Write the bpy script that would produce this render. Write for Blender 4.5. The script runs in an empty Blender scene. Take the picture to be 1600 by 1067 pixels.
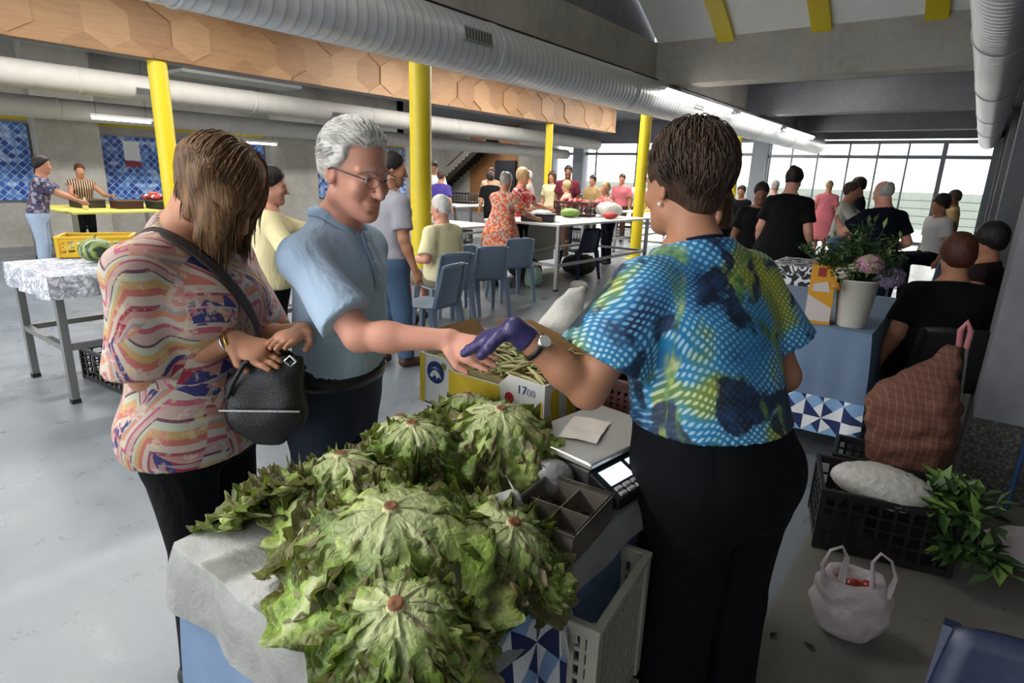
import bpy, bmesh, math, random
import numpy as np
from mathutils import Vector, Matrix, Euler
R = math.radians
PI = math.pi
SC = bpy.context.scene
COL = SC.collection

# ---------------------------------------------------------------- scene graph helpers
def link(o, parent=None):
    COL.objects.link(o)
    if parent is not None:
        o.parent = parent
    return o

def tag(o, label=None, cat=None, group=None, kind=None):
    if label: o['label'] = label
    if cat: o['category'] = cat
    if group: o['group'] = group
    if kind: o['kind'] = kind
    return o

def thing(name, label, cat, loc=(0, 0, 0), rz=0, group=None):
    o = bpy.data.objects.new(name, None)
    o.empty_display_size = 0.05
    COL.objects.link(o)
    o.location = loc
    o.rotation_euler = (0, 0, rz)
    return tag(o, label, cat, group)

def dup(root, loc, rz, label=None, group=None, rot=None):
    r = root.copy(); COL.objects.link(r); r.location = loc
    r.rotation_euler = rot if rot else (0, 0, rz)
    if label: r['label'] = label
    if group: r['group'] = group
    for ch in list(root.children):
        c = ch.copy(); COL.objects.link(c); c.parent = r
        for g in list(ch.children):
            d = g.copy(); COL.objects.link(d); d.parent = c
    return r

def mesh_obj(name, verts, faces, mats, parent=None, smooth=False, mi=None):
    me = bpy.data.meshes.new(name)
    me.from_pydata([tuple(v) for v in verts], [], faces)
    if not isinstance(mats, (list, tuple)): mats = [mats]
    for m in mats: me.materials.append(m)
    if mi is not None: me.polygons.foreach_set('material_index', mi)
    if smooth: me.polygons.foreach_set('use_smooth', [True] * len(me.polygons))
    me.update()
    return link(bpy.data.objects.new(name, me), parent)

class MB:
    """collects boxes, tubes and lathes into ONE mesh"""
    def __init__(s): s.v = []; s.f = []; s.m = []; s.sm = []
    def add(s, vs, fs, mi=0, sm=False, M=None):
        b = len(s.v)
        for v in vs:
            v = Vector(v)
            s.v.append(M @ v if M else v)
        for f in fs:
            s.f.append([b + i for i in f]); s.m.append(mi); s.sm.append(sm)
        return s
    def box(s, x0, x1, y0, y1, z0, z1, mi=0, M=None):
        vs = [(x0, y0, z0), (x1, y0, z0), (x1, y1, z0), (x0, y1, z0), (x0, y0, z1), (x1, y0, z1), (x1, y1, z1), (x0, y1, z1)]
        return s.add(vs, [(0, 3, 2, 1), (4, 5, 6, 7), (0, 1, 5, 4), (1, 2, 6, 5), (2, 3, 7, 6), (3, 0, 4, 7)], mi, False, M)
    def tube(s, pts, rad, n=10, mi=0, caps=True, sm=True, flat=1.0, M=None):
        pts = [Vector(p) for p in pts]
        if not isinstance(rad, (list, tuple)): rad = [rad] * len(pts)
        vs = []; fs = []
        ref = None
        for i, p in enumerate(pts):
            t = (pts[min(i + 1, len(pts) - 1)] - pts[max(i - 1, 0)])
            if t.length < 1e-9: t = Vector((0, 0, 1))
            t.normalize()
            if ref is None:
                ref = Vector((0, 0, 1)) if abs(t.z) < .9 else Vector((1, 0, 0))
            a = t.cross(ref)
            if a.length < 1e-6: a = t.orthogonal()
            a.normalize(); b = a.cross(t); ref = b
            for k in range(n):
                q = 2 * PI * k / n
                vs.append(p + (a * math.cos(q) + b * math.sin(q) * flat) * rad[i])
        for i in range(len(pts) - 1):
            for k in range(n):
                k2 = (k + 1) % n
                fs.append((i * n + k, i * n + k2, (i + 1) * n + k2, (i + 1) * n + k))
        s.add(vs, fs, mi, sm, M)
        if caps:
            s.add(vs[:n], [tuple(range(n))], mi, False, M)
            s.add(vs[-n:], [tuple(reversed(range(n)))], mi, False, M)
        return s
    def lathe(s, prof, n=24, mi=0, c=(0, 0, 0), sm=True, M=None):
        vs = []; fs = []
        for r, z in prof:
            for k in range(n):
                q = 2 * PI * k / n
                vs.append((c[0] + r * math.cos(q), c[1] + r * math.sin(q), c[2] + z))
        for i in range(len(prof) - 1):
            for k in range(n):
                k2 = (k + 1) % n
                fs.append((i * n + k, i * n + k2, (i + 1) * n + k2, (i + 1) * n + k))
        return s.add(vs, fs, mi, sm, M)
    def build(s, name, mats, parent=None, bevel=0, loc=None, rz=0):
        if not isinstance(mats, (list, tuple)): mats = [mats]
        me = bpy.data.meshes.new(name)
        me.from_pydata([tuple(v) for v in s.v], [], s.f)
        for m in mats: me.materials.append(m)
        me.polygons.foreach_set('material_index', s.m)
        me.polygons.foreach_set('use_smooth', s.sm)
        me.update()
        o = link(bpy.data.objects.new(name, me), parent)
        if bevel:
            b = o.modifiers.new('bevel', 'BEVEL'); b.width = bevel; b.segments = 2; b.limit_method = 'ANGLE'; b.angle_limit = R(40)
        if loc is not None: o.location = loc
        if rz: o.rotation_euler = (0, 0, rz)
        return o

def frame_M(o, x, z):
    """matrix with local x along x, local z close to z, origin o"""
    x = Vector(x).normalized(); z = Vector(z); y = z.cross(x).normalized(); z = x.cross(y)
    M = Matrix((x, y, z)).transposed().to_4x4(); M.translation = Vector(o)
    return M

# ---------------------------------------------------------------- node helpers
class NT:
    def __init__(s, name):
        s.m = bpy.data.materials.new(name); s.m.use_nodes = True
        s.t = s.m.node_tree; s.n = s.t.nodes; s.n.clear()
        s.out = s.n.new('ShaderNodeOutputMaterial')
        s.p = s.n.new('ShaderNodeBsdfPrincipled')
        s.t.links.new(s.p.outputs[0], s.out.inputs[0])
        s.tc = s.n.new('ShaderNodeTexCoord')
    def L(s, a, b):
        s.t.links.new(a, b)
    def put(s, v, sock):
        if isinstance(v, bpy.types.NodeSocket): s.L(v, sock)
        else:
            if isinstance(v, (tuple, list)) and len(v) == 3 and len(sock.default_value) == 4: v = (*v, 1)
            sock.default_value = v
    def obj(s): return s.tc.outputs['Object']
    def map(s, sc=(1, 1, 1), rot=(0, 0, 0), loc=(0, 0, 0), v=None):
        n = s.n.new('ShaderNodeMapping')
        s.L(v or s.obj(), n.inputs[0])
        n.inputs['Scale'].default_value = sc; n.inputs['Rotation'].default_value = rot; n.inputs['Location'].default_value = loc
        return n.outputs[0]
    def noise(s, scale, v=None, detail=3, rough=.5, dist=0, col=False):
        n = s.n.new('ShaderNodeTexNoise'); n.inputs['Scale'].default_value = scale
        n.inputs['Detail'].default_value = detail; n.inputs['Roughness'].default_value = rough; n.inputs['Distortion'].default_value = dist
        s.L(v or s.obj(), n.inputs['Vector'])
        return n.outputs[1 if col else 0]
    def vor(s, scale, v=None, feat='F1', out=0, rand=1):
        n = s.n.new('ShaderNodeTexVoronoi'); n.feature = feat; n.inputs['Scale'].default_value = scale
        n.inputs['Randomness'].default_value = rand
        s.L(v or s.obj(), n.inputs['Vector'])
        return n.outputs[out]
    def wave(s, scale, v=None, dist=0, dscale=1, axis='X', prof='SIN', detail=2):
        n = s.n.new('ShaderNodeTexWave'); n.bands_direction = axis; n.wave_profile = prof
        n.inputs['Scale'].default_value = scale; n.inputs['Distortion'].default_value = dist
        n.inputs['Detail Scale'].default_value = dscale; n.inputs['Detail'].default_value = detail
        s.L(v or s.obj(), n.inputs['Vector'])
        return n.outputs[1]
    def ramp(s, fac, stops, interp='LINEAR'):
        n = s.n.new('ShaderNodeValToRGB'); n.color_ramp.interpolation = interp
        e = n.color_ramp.elements
        while len(e) < len(stops): e.new(.5)
        for i, (p, c) in enumerate(stops):
            e[i].position = p
            e[i].color = (c, c, c, 1) if isinstance(c, (int, float)) else (*c, 1)
        s.L(fac, n.inputs[0])
        return n.outputs[0]
    def mix(s, fac, a, b, mode='MIX'):
        n = s.n.new('ShaderNodeMix'); n.data_type = 'RGBA'; n.blend_type = mode
        s.put(fac, n.inputs[0]); s.put(a, n.inputs[6]); s.put(b, n.inputs[7])
        return n.outputs[2]
    def math(s, op, a, b=0, c=0):
        n = s.n.new('ShaderNodeMath'); n.operation = op
        s.put(a, n.inputs[0]); s.put(b, n.inputs[1]); s.put(c, n.inputs[2])
        return n.outputs[0]
    def sep(s, v=None):
        n = s.n.new('ShaderNodeSeparateXYZ'); s.L(v or s.obj(), n.inputs[0]); return n.outputs
    def comb(s, x=0, y=0, z=0):
        n = s.n.new('ShaderNodeCombineXYZ')
        for i, q in enumerate((x, y, z)): s.put(q, n.inputs[i])
        return n.outputs[0]
    def attr(s, name):
        n = s.n.new('ShaderNodeAttribute'); n.attribute_name = name; return n.outputs
    def bump(s, h, strength=.3, dist=.01):
        n = s.n.new('ShaderNodeBump'); n.inputs['Strength'].default_value = strength; n.inputs['Distance'].default_value = dist
        s.L(h, n.inputs['Height']); s.L(n.outputs[0], s.p.inputs['Normal'])
    def done(s, col=None, rough=.6, metal=0, **kw):
        if col is not None: s.put(col, s.p.inputs['Base Color'])
        s.put(rough, s.p.inputs['Roughness']); s.put(metal, s.p.inputs['Metallic'])
        for k, v in kw.items(): s.put(v, s.p.inputs[k.replace('_', ' ')])
        return s.m

def srgb(h):
    h = h.lstrip('#'); c = [int(h[i:i + 2], 16) / 255 for i in (0, 2, 4)]
    return tuple(x / 12.92 if x <= .04045 else ((x + .055) / 1.055) ** 2.4 for x in c)

_mc = {}
def plain(name, hexc, rough=.6, metal=0, var=.12, scale=6, bump=.15, bscale=60, **kw):
    """everyday procedural material: base colour with slight mottling and fine bump"""
    key = (name, hexc)
    if key in _mc: return _mc[key]
    t = NT(name); c = srgb(hexc)
    n = t.noise(scale)
    lo = tuple(x * (1 - var) for x in c); hi = tuple(min(1, x * (1 + var)) for x in c)
    t.bump(t.noise(bscale), bump, .004)
    _mc[key] = t.done(t.mix(n, lo, hi), rough, metal, **kw)
    return _mc[key]

def emit(name, col, strength):
    t = NT(name)
    t.done((1, 1, 1), .5)
    t.put((*col, 1), t.p.inputs['Emission Color']); t.p.inputs['Emission Strength'].default_value = strength
    return t.m
# ---------------------------------------------------------------- implicit modelling
def vec(p): return np.array(p, dtype=np.float32)
def axis_pts(lo, hi, zones, h):
    """grid coordinates with finer spacing inside zones [(lo,hi,h)]"""
    p = [lo]
    while p[-1] < hi:
        x = p[-1]; st = h
        for a, b, g in zones:
            if a - st <= x <= b: st = min(st, g)
        p.append(x + st)
    return np.array(p, dtype=np.float32)

class Field:
    def __init__(s, lo, hi, h, zones=((), (), ())):
        s.ax = [axis_pts(lo[i], hi[i], zones[i], h) for i in range(3)]
        s.F = np.full([len(a) for a in s.ax], 9.0, dtype=np.float32)
    def sub(s, lo, hi):
        sl = []; co = []
        for i in range(3):
            a = max(0, int(np.searchsorted(s.ax[i], lo[i])) - 1); b = min(len(s.ax[i]), int(np.searchsorted(s.ax[i], hi[i])) + 1)
            if b <= a: return None, None
            sl.append(slice(a, b)); sh = [1, 1, 1]; sh[i] = b - a
            co.append(s.ax[i][a:b].reshape(sh))
        return tuple(sl), co
    def prim(s, pr, k=.02, op='+'):
        lo, hi, fn = pr
        m = max(k, .01) + .03
        sl, c = s.sub([x - m for x in lo], [x + m for x in hi])
        if sl is None: return
        d = fn(*c); A = s.F[sl]
        if op == '+':
            h = np.clip(.5 + .5 * (A - d) / max(k, 1e-5), 0, 1)
            s.F[sl] = A * (1 - h) + d * h - k * h * (1 - h)
        elif op == '-':
            h = np.clip(.5 - .5 * (A + d) / max(k, 1e-5), 0, 1)
            s.F[sl] = A * (1 - h) - d * h + k * h * (1 - h)
    def plane(s, p, n, k=.0):
        """cut away the half space on the side n points to"""
        n = vec(n) / np.linalg.norm(vec(n)); X, Y, Z = s.grid()
        d = (X - p[0]) * n[0] + (Y - p[1]) * n[1] + (Z - p[2]) * n[2]
        if k <= 0: s.F = np.maximum(s.F, d)
        else:
            h = np.clip(.5 + .5 * (s.F - d) / k, 0, 1)
            s.F = d * (1 - h) + s.F * h + k * h * (1 - h)
    def grid(s):
        return [a.reshape([-1 if i == j else 1 for j in range(3)]) for i, a in enumerate(s.ax)]
    def disp(s, fn, amp):
        X, Y, Z = s.grid(); m = np.abs(s.F) < .08
        s.F = s.F + np.where(m, amp * fn(X, Y, Z), 0).astype(np.float32)
    def mesh(s, name, mat, parent=None, scale=1.0):
        F = s.F; F[0] = F[-1] = 1; F[:, 0] = F[:, -1] = 1; F[:, :, 0] = F[:, :, -1] = 1
        I = F < 0
        nx, ny, nz = F.shape
        c = np.zeros((nx - 1, ny - 1, nz - 1), dtype=np.uint8)
        for a in (0, 1):
            for b in (0, 1):
                for d in (0, 1):
                    c += I[a:nx - 1 + a, b:ny - 1 + b, d:nz - 1 + d]
        act = (c > 0) & (c < 8)
        ci = np.argwhere(act)
        if len(ci) == 0: return None
        idx = np.full(act.shape, -1, dtype=np.int32); idx[act] = np.arange(len(ci))
        acc = np.zeros((len(ci), 3)); cnt = np.zeros(len(ci))
        P = [s.ax[i] for i in range(3)]
        for ax in range(3):
            o1, o2 = [i for i in range(3) if i != ax]
            for a in (0, 1):
                for b in (0, 1):
                    q = ci.copy(); q[:, o1] += a; q[:, o2] += b
                    r = q.copy(); r[:, ax] += 1
                    f0 = F[q[:, 0], q[:, 1], q[:, 2]]; f1 = F[r[:, 0], r[:, 1], r[:, 2]]
                    m = (f0 < 0) != (f1 < 0)
                    t = np.where(m, f0 / np.where(m, f0 - f1, 1), 0)
                    for i in range(3):
                        p0 = P[i][q[:, i]]; p1 = P[i][r[:, i]]
                        acc[:, i] += np.where(m, p0 + (p1 - p0) * t, 0)
                    cnt += m
        V = acc / cnt[:, None] * scale
        quads = []
        for ax in range(3):
            o1, o2 = [(1, 2), (2, 0), (0, 1)][ax]
            s0 = [slice(1, n - 1) for n in (nx, ny, nz)]; s1 = list(s0)
            s0[ax] = slice(0, (nx, ny, nz)[ax] - 1); s1[ax] = slice(1, (nx, ny, nz)[ax])
            A = I[tuple(s0)]; B = I[tuple(s1)]
            base = np.array([sl.start for sl in s0])
            for m, flip in ((A & ~B, False), (~A & B, True)):
                e = np.argwhere(m) + base
                if len(e) == 0: continue
                def cell(d1, d2):
                    q = e.copy(); q[:, o1] += d1; q[:, o2] += d2
                    return idx[q[:, 0], q[:, 1], q[:, 2]]
                qd = np.stack([cell(-1, -1), cell(0, -1), cell(0, 0), cell(-1, 0)], 1)
                if flip: qd = qd[:, ::-1]
                quads.append(qd)
        Q = np.concatenate(quads).astype(np.int32)
        me = bpy.data.meshes.new(name)
        me.vertices.add(len(V)); me.vertices.foreach_set('co', V.astype(np.float32).ravel())
        me.loops.add(Q.size); me.loops.foreach_set('vertex_index', Q.ravel())
        me.polygons.add(len(Q)); me.polygons.foreach_set('loop_start', np.arange(0, Q.size, 4, dtype=np.int32))
        try: me.polygons.foreach_set('loop_total', np.full(len(Q), 4, dtype=np.int32))
        except Exception: pass
        me.polygons.foreach_set('use_smooth', np.ones(len(Q), dtype=bool))
        for m in (mat if isinstance(mat, (list, tuple)) else [mat]): me.materials.append(m)
        me.update(calc_edges=True)
        return link(bpy.data.objects.new(name, me), parent)

def p_cone(a, b, ra, rb, fl=None, cut=False):
    """tapered capsule; fl=(normal, factor) flattens it along normal"""
    a = vec(a); b = vec(b); ba = b - a; L2 = float(ba @ ba) + 1e-9; r = max(ra, rb)
    lo = np.minimum(a, b) - r; hi = np.maximum(a, b) + r
    def fn(X, Y, Z):
        px, py, pz = X - a[0], Y - a[1], Z - a[2]
        t = np.clip((px * ba[0] + py * ba[1] + pz * ba[2]) / L2, 0, 1)
        qx, qy, qz = px - t * ba[0], py - t * ba[1], pz - t * ba[2]
        if fl is not None:
            n = vec(fl[0]); n = n / np.linalg.norm(n); g = 1 / fl[1] - 1
            dn = (qx * n[0] + qy * n[1] + qz * n[2]) * g
            qx = qx + dn * n[0]; qy = qy + dn * n[1]; qz = qz + dn * n[2]
        d = np.sqrt(qx * qx + qy * qy + qz * qz) - (ra + (rb - ra) * t)
        if fl is not None: d = d * min(1, fl[1] * 1.3)
        if cut:
            l = math.sqrt(L2)
            d = np.maximum(d, (px * ba[0] + py * ba[1] + pz * ba[2]) / l - l)
        return d
    return lo, hi, fn

def p_ell(c, r, M=None):
    c = vec(c); r = vec(r); R_ = float(r.max())
    rot = None if M is None else np.array(M.to_3x3(), dtype=np.float32).T
    lo = c - R_; hi = c + R_
    if rot is None: lo = c - r; hi = c + r
    def fn(X, Y, Z):
        x, y, z = X - c[0], Y - c[1], Z - c[2]
        if rot is not None:
            x, y, z = (rot[0, 0] * x + rot[0, 1] * y + rot[0, 2] * z, rot[1, 0] * x + rot[1, 1] * y + rot[1, 2] * z, rot[2, 0] * x + rot[2, 1] * y + rot[2, 2] * z)
        k0 = np.sqrt((x / r[0]) ** 2 + (y / r[1]) ** 2 + (z / r[2]) ** 2)
        k1 = np.sqrt((x / r[0] ** 2) ** 2 + (y / r[1] ** 2) ** 2 + (z / r[2] ** 2) ** 2) + 1e-6
        return k0 * (k0 - 1) / k1
    return lo, hi, fn

def smooth_interp(z, zs, vs):
    """monotone-ish cubic through the section values"""
    zs = np.array(zs, dtype=float); vs = np.array(vs, dtype=float)
    m = np.gradient(vs, zs)
    i = np.clip(np.searchsorted(zs, z) - 1, 0, len(zs) - 2)
    h = zs[i + 1] - zs[i]; t = np.clip((z - zs[i]) / h, 0, 1)
    return ((2 * t ** 3 - 3 * t ** 2 + 1) * vs[i] + (t ** 3 - 2 * t ** 2 + t) * h * m[i] + (-2 * t ** 3 + 3 * t ** 2) * vs[i + 1] + (t ** 3 - t ** 2) * h * m[i + 1]).astype(np.float32)

def p_loft(secs, e=0.0, p=2.3):
    """vertical stack of ellipses: (z, cx, cy, rx, ry)"""
    secs = sorted(secs); zs = [q[0] for q in secs]
    lo = [min(q[1] - q[3] for q in secs) - e, min(q[2] - q[4] for q in secs) - e, zs[0] - e]
    hi = [max(q[1] + q[3] for q in secs) + e, max(q[2] + q[4] for q in secs) + e, zs[-1] + e]
    def fn(X, Y, Z):
        zc = np.clip(Z, zs[0], zs[-1])
        cx, cy, rx, ry = [smooth_interp(zc, zs, [q[i] for q in secs]) for i in (1, 2, 3, 4)]
        rx = np.maximum(rx + e, .004); ry = np.maximum(ry + e, .004)
        k = (np.abs((X - cx) / rx) ** p + np.abs((Y - cy) / ry) ** p) ** (1 / p)
        d = (k - 1) * np.minimum(rx, ry)
        dz = np.abs(Z - zc)
        return np.where(dz > 0, np.sqrt(np.maximum(d + e, 0) ** 2 + dz ** 2) - e, d)
    return lo, hi, fn

def folds(seed, f=9, fz=3):
    r = random.Random(seed); a = [r.uniform(0, 6.28) for _ in range(8)]
    def fn(X, Y, Z):
        w = np.sin(X * f * 1.3 + a[0] + 2 * np.sin(Z * fz * 2 + a[1])) * np.sin(Y * f + a[2] + 1.6 * np.sin(Z * fz * 1.7 + a[3]))
        w2 = np.sin((X + Y) * f * 2.1 + a[4] + 1.5 * np.sin(Z * fz * 4 + a[5]))
        w3 = np.sin(Z * f * 2.3 + a[6] + 3 * np.sin(X * 7 + a[7]) + 2 * np.sin(Y * 8))
        return .5 * w + .25 * w2 + .3 * w3
    return fn
# ---------------------------------------------------------------- people
def skin_mat(name, hexc, red=.5):
    t = NT(name); c = srgb(hexc)
    n = t.noise(7, detail=4)
    r = (min(1, c[0] * 1.06), c[1] * .80, c[2] * .78)
    col = t.mix(t.math('MULTIPLY', n, red), c, r)
    n2 = t.noise(140, detail=2)
    col = t.mix(t.math('MULTIPLY', n2, .18), col, tuple(x * .72 for x in c))
    t.bump(t.noise(260), .12, .002)
    return t.done(col, .52, 0, Subsurface_Weight=.06, Subsurface_Scale=.01, Specular_IOR_Level=.35)

def hair_mat(name, dark, light, sc=1.0, rough=.5, rot=(0, 0, 0), k=(60, 60, 5)):
    t = NT(name); v = t.map(sc=tuple(q * sc for q in k), rot=rot)
    n = t.noise(1.6, v, 4, .6); n2 = t.noise(4, t.obj(), 2)
    f = t.math('ADD', t.math('MULTIPLY', n, .8), t.math('MULTIPLY', n2, .35))
    t.bump(n, .9, .006)
    return t.done(t.ramp(f, [(.38, srgb(dark)), (.75, srgb(light))]), rough, 0, Specular_IOR_Level=.4)

SK = {'fair': skin_mat('skin_fair', 'c99680'), 'ruddy': skin_mat('skin_ruddy', 'd09a84', .7), 'tan': skin_mat('skin_tan', 'b08063'), 'dark': skin_mat('skin_brown', '7a5240')}
HAIR = {'bob': hair_mat('hair_bob_brown', '22150c', '8a6238', k=(70, 70, 6)), 'brown': hair_mat('hair_brown', '1c120c', '4e3626'), 'dark': hair_mat('hair_dark', '0a0807', '261c17'), 'grey': hair_mat('hair_grey', '7d7a76', 'b9b5ad'),
        'white': hair_mat('hair_white', 'a19f9b', 'efece4', k=(55, 14, 55)), 'blond': hair_mat('hair_blond', '8a6c45', 'c9ac7c'), 'red': hair_mat('hair_auburn', '2a120c', '5a2c1c')}

def mirror(p, sx): return (p[0] * sx, p[1], p[2])

def person(label, loc, facing, H=1.68, g=1.0, lean=0.0, head=(0, 0, 0), arms=None, seated=False, res=.02, skin='fair',
           hair=('short', 'brown'), top=None, bottom=None, shoes=None, belly=0.0, bust=0.0, group=None, fine=False, hands=None,
           legs=None, cat='person', shift=0.0, seat_z=.46, neckline=None, sh_w=1.0, headfwd=0.0, headsc=1.0, elbow_hint=None):
    """facing: world angle in degrees the person looks along. Units inside are those of a 1.75 m body."""
    S = H / 1.75
    root = thing('person', label, cat, loc, R(facing - 90), group)
    inv = (Matrix.Translation(Vector(loc)) @ Matrix.Rotation(R(facing - 90), 4, 'Z')).inverted()
    tz = (seat_z / S + .10 - .90) if seated else 0.0
    r3 = inv.to_3x3()
    if hands: hands = {k: (r3 @ Vector(v[0]), r3 @ Vector(v[1])) + tuple(v[2:]) for k, v in hands.items()}
    if elbow_hint: elbow_hint = {k: r3 @ Vector(v) for k, v in elbow_hint.items()}
    def T(x, y, z):                                   # upper body point, leaned
        return (x, y + lean * max(z - .92, 0) * 1.0, z + tz)
    gg = g; sk = SK[skin]
    st = [(.80, .135, .09), (.86, .165, .11), (.93, .178, .118), (1.03, .155, .105), (1.12, .150, .105), (1.22, .155, .108), (1.32, .163, .110), (1.375, .150, .095), (1.42, .105, .075), (1.475, .062, .058)]
    secs = []
    for z, rx, ry in st:
        wg = 1 + (gg - 1) * (1.0 if z < 1.34 else .55)
        dy = belly * math.exp(-((z - 1.07) / .14) ** 2)
        cy = T(0, 0, z)[1] + dy * .5 + (.012 if 1.15 < z < 1.35 else 0)
        swz = sh_w if z > 1.25 else 1
        secs.append((z + tz, 0, cy, rx * wg * swz, ry * wg + dy * .5))
    # joints
    J = {}
    for sd, sx in (('R', 1), ('L', -1)):
        sh = Vector(T(.165 * sh_w * (1 + (gg - 1) * .45) * sx, -.005, 1.372))
        J['sh' + sd] = sh
        hx = .088 * (1 + (gg - 1) * .6)
        hip = Vector((hx * sx, 0, .87 + tz))
        if seated:
            kn = Vector((.11 * sx, .42, seat_z / S + .07)); an = Vector((.11 * sx, .40 + (.05 if sx > 0 else -.04), .085))
        else:
            kn = Vector((hx * 1.02 * sx, .015, .485)); an = Vector((hx * 1.08 * sx, -.02, .085))
        if legs and sd in legs: kn, an = Vector(legs[sd][0]), Vector(legs[sd][1])
        J['hip' + sd] = hip; J['kn' + sd] = kn; J['an' + sd] = an
        # arm
        wr = None
        if arms and sd in arms: wr = (inv @ Vector(arms[sd])) / S
        if wr is None:
            wr = sh + Vector((.075 * sx + (gg - 1) * .1 * sx, .06, -.50))
        L1, L2 = .285, .245
        dv = wr - sh; dl = min(dv.length, (L1 + L2) * .995); d = dv.normalized(); wr = sh + d * dl
        a = (L1 * L1 - L2 * L2 + dl * dl) / (2 * dl); h = math.sqrt(max(L1 * L1 - a * a, 0))
        hint = Vector(elbow_hint[sd]) if elbow_hint and sd in elbow_hint else Vector((.35 * sx, -.6, -.75))
        hint = (hint - d * hint.dot(d)).normalized()
        J['el' + sd] = sh + d * a + hint * h; J['wr' + sd] = wr
    # head frame
    piv = Vector(T(0, -.012 + headfwd * .4, 1.475)); yaw, pit, rol = [R(q) for q in head]
    Mr = Matrix.Rotation(yaw, 4, 'Z') @ Matrix.Rotation(pit, 4, 'X') @ Matrix.Rotation(rol, 4, 'Y')
    Mh = Matrix.Translation(piv + Mr.to_3x3() @ Vector((0, .018 + headfwd, .155))) @ Mr
    hs = headsc
    def HP(x, y, z): return tuple(Mh @ (Vector((x, y, z)) * hs))
    def Q(v): return [q * hs for q in v]
    AR = {'ra': .052 * (.6 + .4 * gg), 'rb': .043 * (.6 + .4 * gg), 'rc': .038 * (.7 + .3 * gg), 'rd': .026}
    # bounds
    pts = [Vector(p) for k, p in J.items()] + [Vector(HP(0, 0, .14)), Vector(HP(0, .14, 0)), Vector(HP(0, -.14, 0))]
    for sd in 'RL': pts += [J['an' + sd] + Vector((0, .18, -.085)), J['wr' + sd] + (J['wr' + sd] - J['el' + sd]).normalized() * .2]
    pts += [Vector((q[1] + q[3] * s1, q[2] + q[4] * s1, q[0])) for q in secs for s1 in (1, -1)]
    lo = [min(p[i] for p in pts) - .09 for i in range(3)]; hi = [max(p[i] for p in pts) + .09 for i in range(3)]
    lo[2] = max(lo[2], -.02)
    h = res / S
    zones = [[], [], []]
    if fine:
        hc = Mh.translation
        zones = [[(hc.x - .10, hc.x + .10, .0042)], [(hc.y - .13, hc.y + .15, .0042)], [(hc.z - .15, hc.z + .14, .0042)]]
        for sd in 'RL':
            if hands and sd in hands:
                w = J['wr' + sd]; hd = Vector(hands[sd][0])
                e = w + hd.normalized() * .17
                for i in range(3):
                    zones[i].append((min(w[i], e[i]) - .045, max(w[i], e[i]) + .045, .0045))
    # ---- body
    F = Field(lo, hi, h, zones)
    F.prim(p_loft(secs), .01)
    for sd, sx in (('R', 1), ('L', -1)):
        F.prim(p_ell(J['sh' + sd], (.056, .055, .052)), .05); F.prim(p_cone(T(0, -.02, 1.455), J['sh' + sd], .045, .045), .04)
        F.prim(p_cone(J['sh' + sd], J['el' + sd], AR['ra'], AR['rb']), .04)
        e, w = J['el' + sd], J['wr' + sd]
        F.prim(p_cone(e, e.lerp(w, .35), AR['rb'] * .9, AR['rc'] * 1.08), .02)
        F.prim(p_cone(e.lerp(w, .3), w, AR['rc'] * 1.05, AR['rd']), .02)
        F.prim(p_cone(J['hip' + sd], J['kn' + sd], .082 * gg ** .7, .056), .05)
        k, a = J['kn' + sd], J['an' + sd]
        cf = k.lerp(a, .3) + Vector((0, -.012, 0))
        F.prim(p_cone(k, cf, .054, .054), .03); F.prim(p_cone(cf, a, .054, .036), .03)
        F.prim(p_cone(a + Vector((0, -.02, -.04)), a + Vector((.01 * sx, .12, -.055)), .035, .028), .03)
        # hand
        d = (w - e).normalized(); nrm = Vector((-sx, 0, 0)); curl = .5
        if hands and sd in hands: d = Vector(hands[sd][0]).normalized(); nrm = Vector(hands[sd][1]); curl = hands[sd][2]
        nrm = (nrm - d * nrm.dot(d)).normalized(); lat = d.cross(nrm).normalized()
        ts = 1 if lat.dot(Vector((0, 1, .3))) > 0 else -1   # thumb side: forward or up
        if hands and sd in hands and len(hands[sd]) > 3: ts = hands[sd][3]
        lat = lat * ts
        fl = (nrm, .48)
        F.prim(p_cone(w + d * .02, w + d * .075, .030, .040, fl), .02)
        if res <= .0125 or fine:
            for i, (of, ln) in enumerate(((.029, .068), (.010, .076), (-.010, .070), (-.029, .054))):
                p = w + d * (.082 - abs(of) * .25) + lat * of
                ang = curl * (.35 + .1 * i); dd = d
                for j, (fr, r0) in enumerate(((.45, .0095), (.3, .0088), (.25, .0078))):
                    ax = Matrix.Rotation(ang * (1.0, 1.0, .8)[j], 3, lat * -1 if (lat.cross(d)).dot(nrm) > 0 else lat)
                    dd = (ax @ dd).normalized()
                    if dd.dot(nrm) < -1e-3 and curl > 0: dd = (dd - nrm * 2 * dd.dot(nrm)).normalized()
                    q = p + dd * ln * fr
                    F.prim(p_cone(p, q, r0, r0 * .93), .004); p = q
            tb = w + d * .028 + lat * .03
            t1 = tb + (d * .75 + lat * .55 + nrm * .35).normalized() * .038
            t2 = t1 + (d * .95 + lat * .1 + nrm * .4).normalized() * .03
            F.prim(p_cone(tb, t1, .014, .0105), .012); F.prim(p_cone(t1, t2, .0105, .0085), .004)
        else:
            F.prim(p_cone(w + d * .075, w + d * .13 + nrm * .03 * curl, .036, .024, fl), .02)
            F.prim(p_cone(w + d * .03 + lat * .02, w + d * .07 + lat * .05, .014, .012), .012)
    if bust:
        for sx in (1, -1): F.prim(p_ell(T(.075 * sx, .085, 1.265), (.07, .07 * bust, .075)), .04)
    # neck and head
    F.prim(p_cone(T(0, -.015, 1.42), HP(0, -.03, -.07), .062 * (.6 + .4 * gg), .054 * (.6 + .4 * gg)), .035)
    F.prim(p_ell(HP(0, -.018, .032), Q((.077, .098, .092)), Mr), .02)
    F.prim(p_ell(HP(0, .022, -.035), Q((.063, .068, .082)), Mr), .03)
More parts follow.
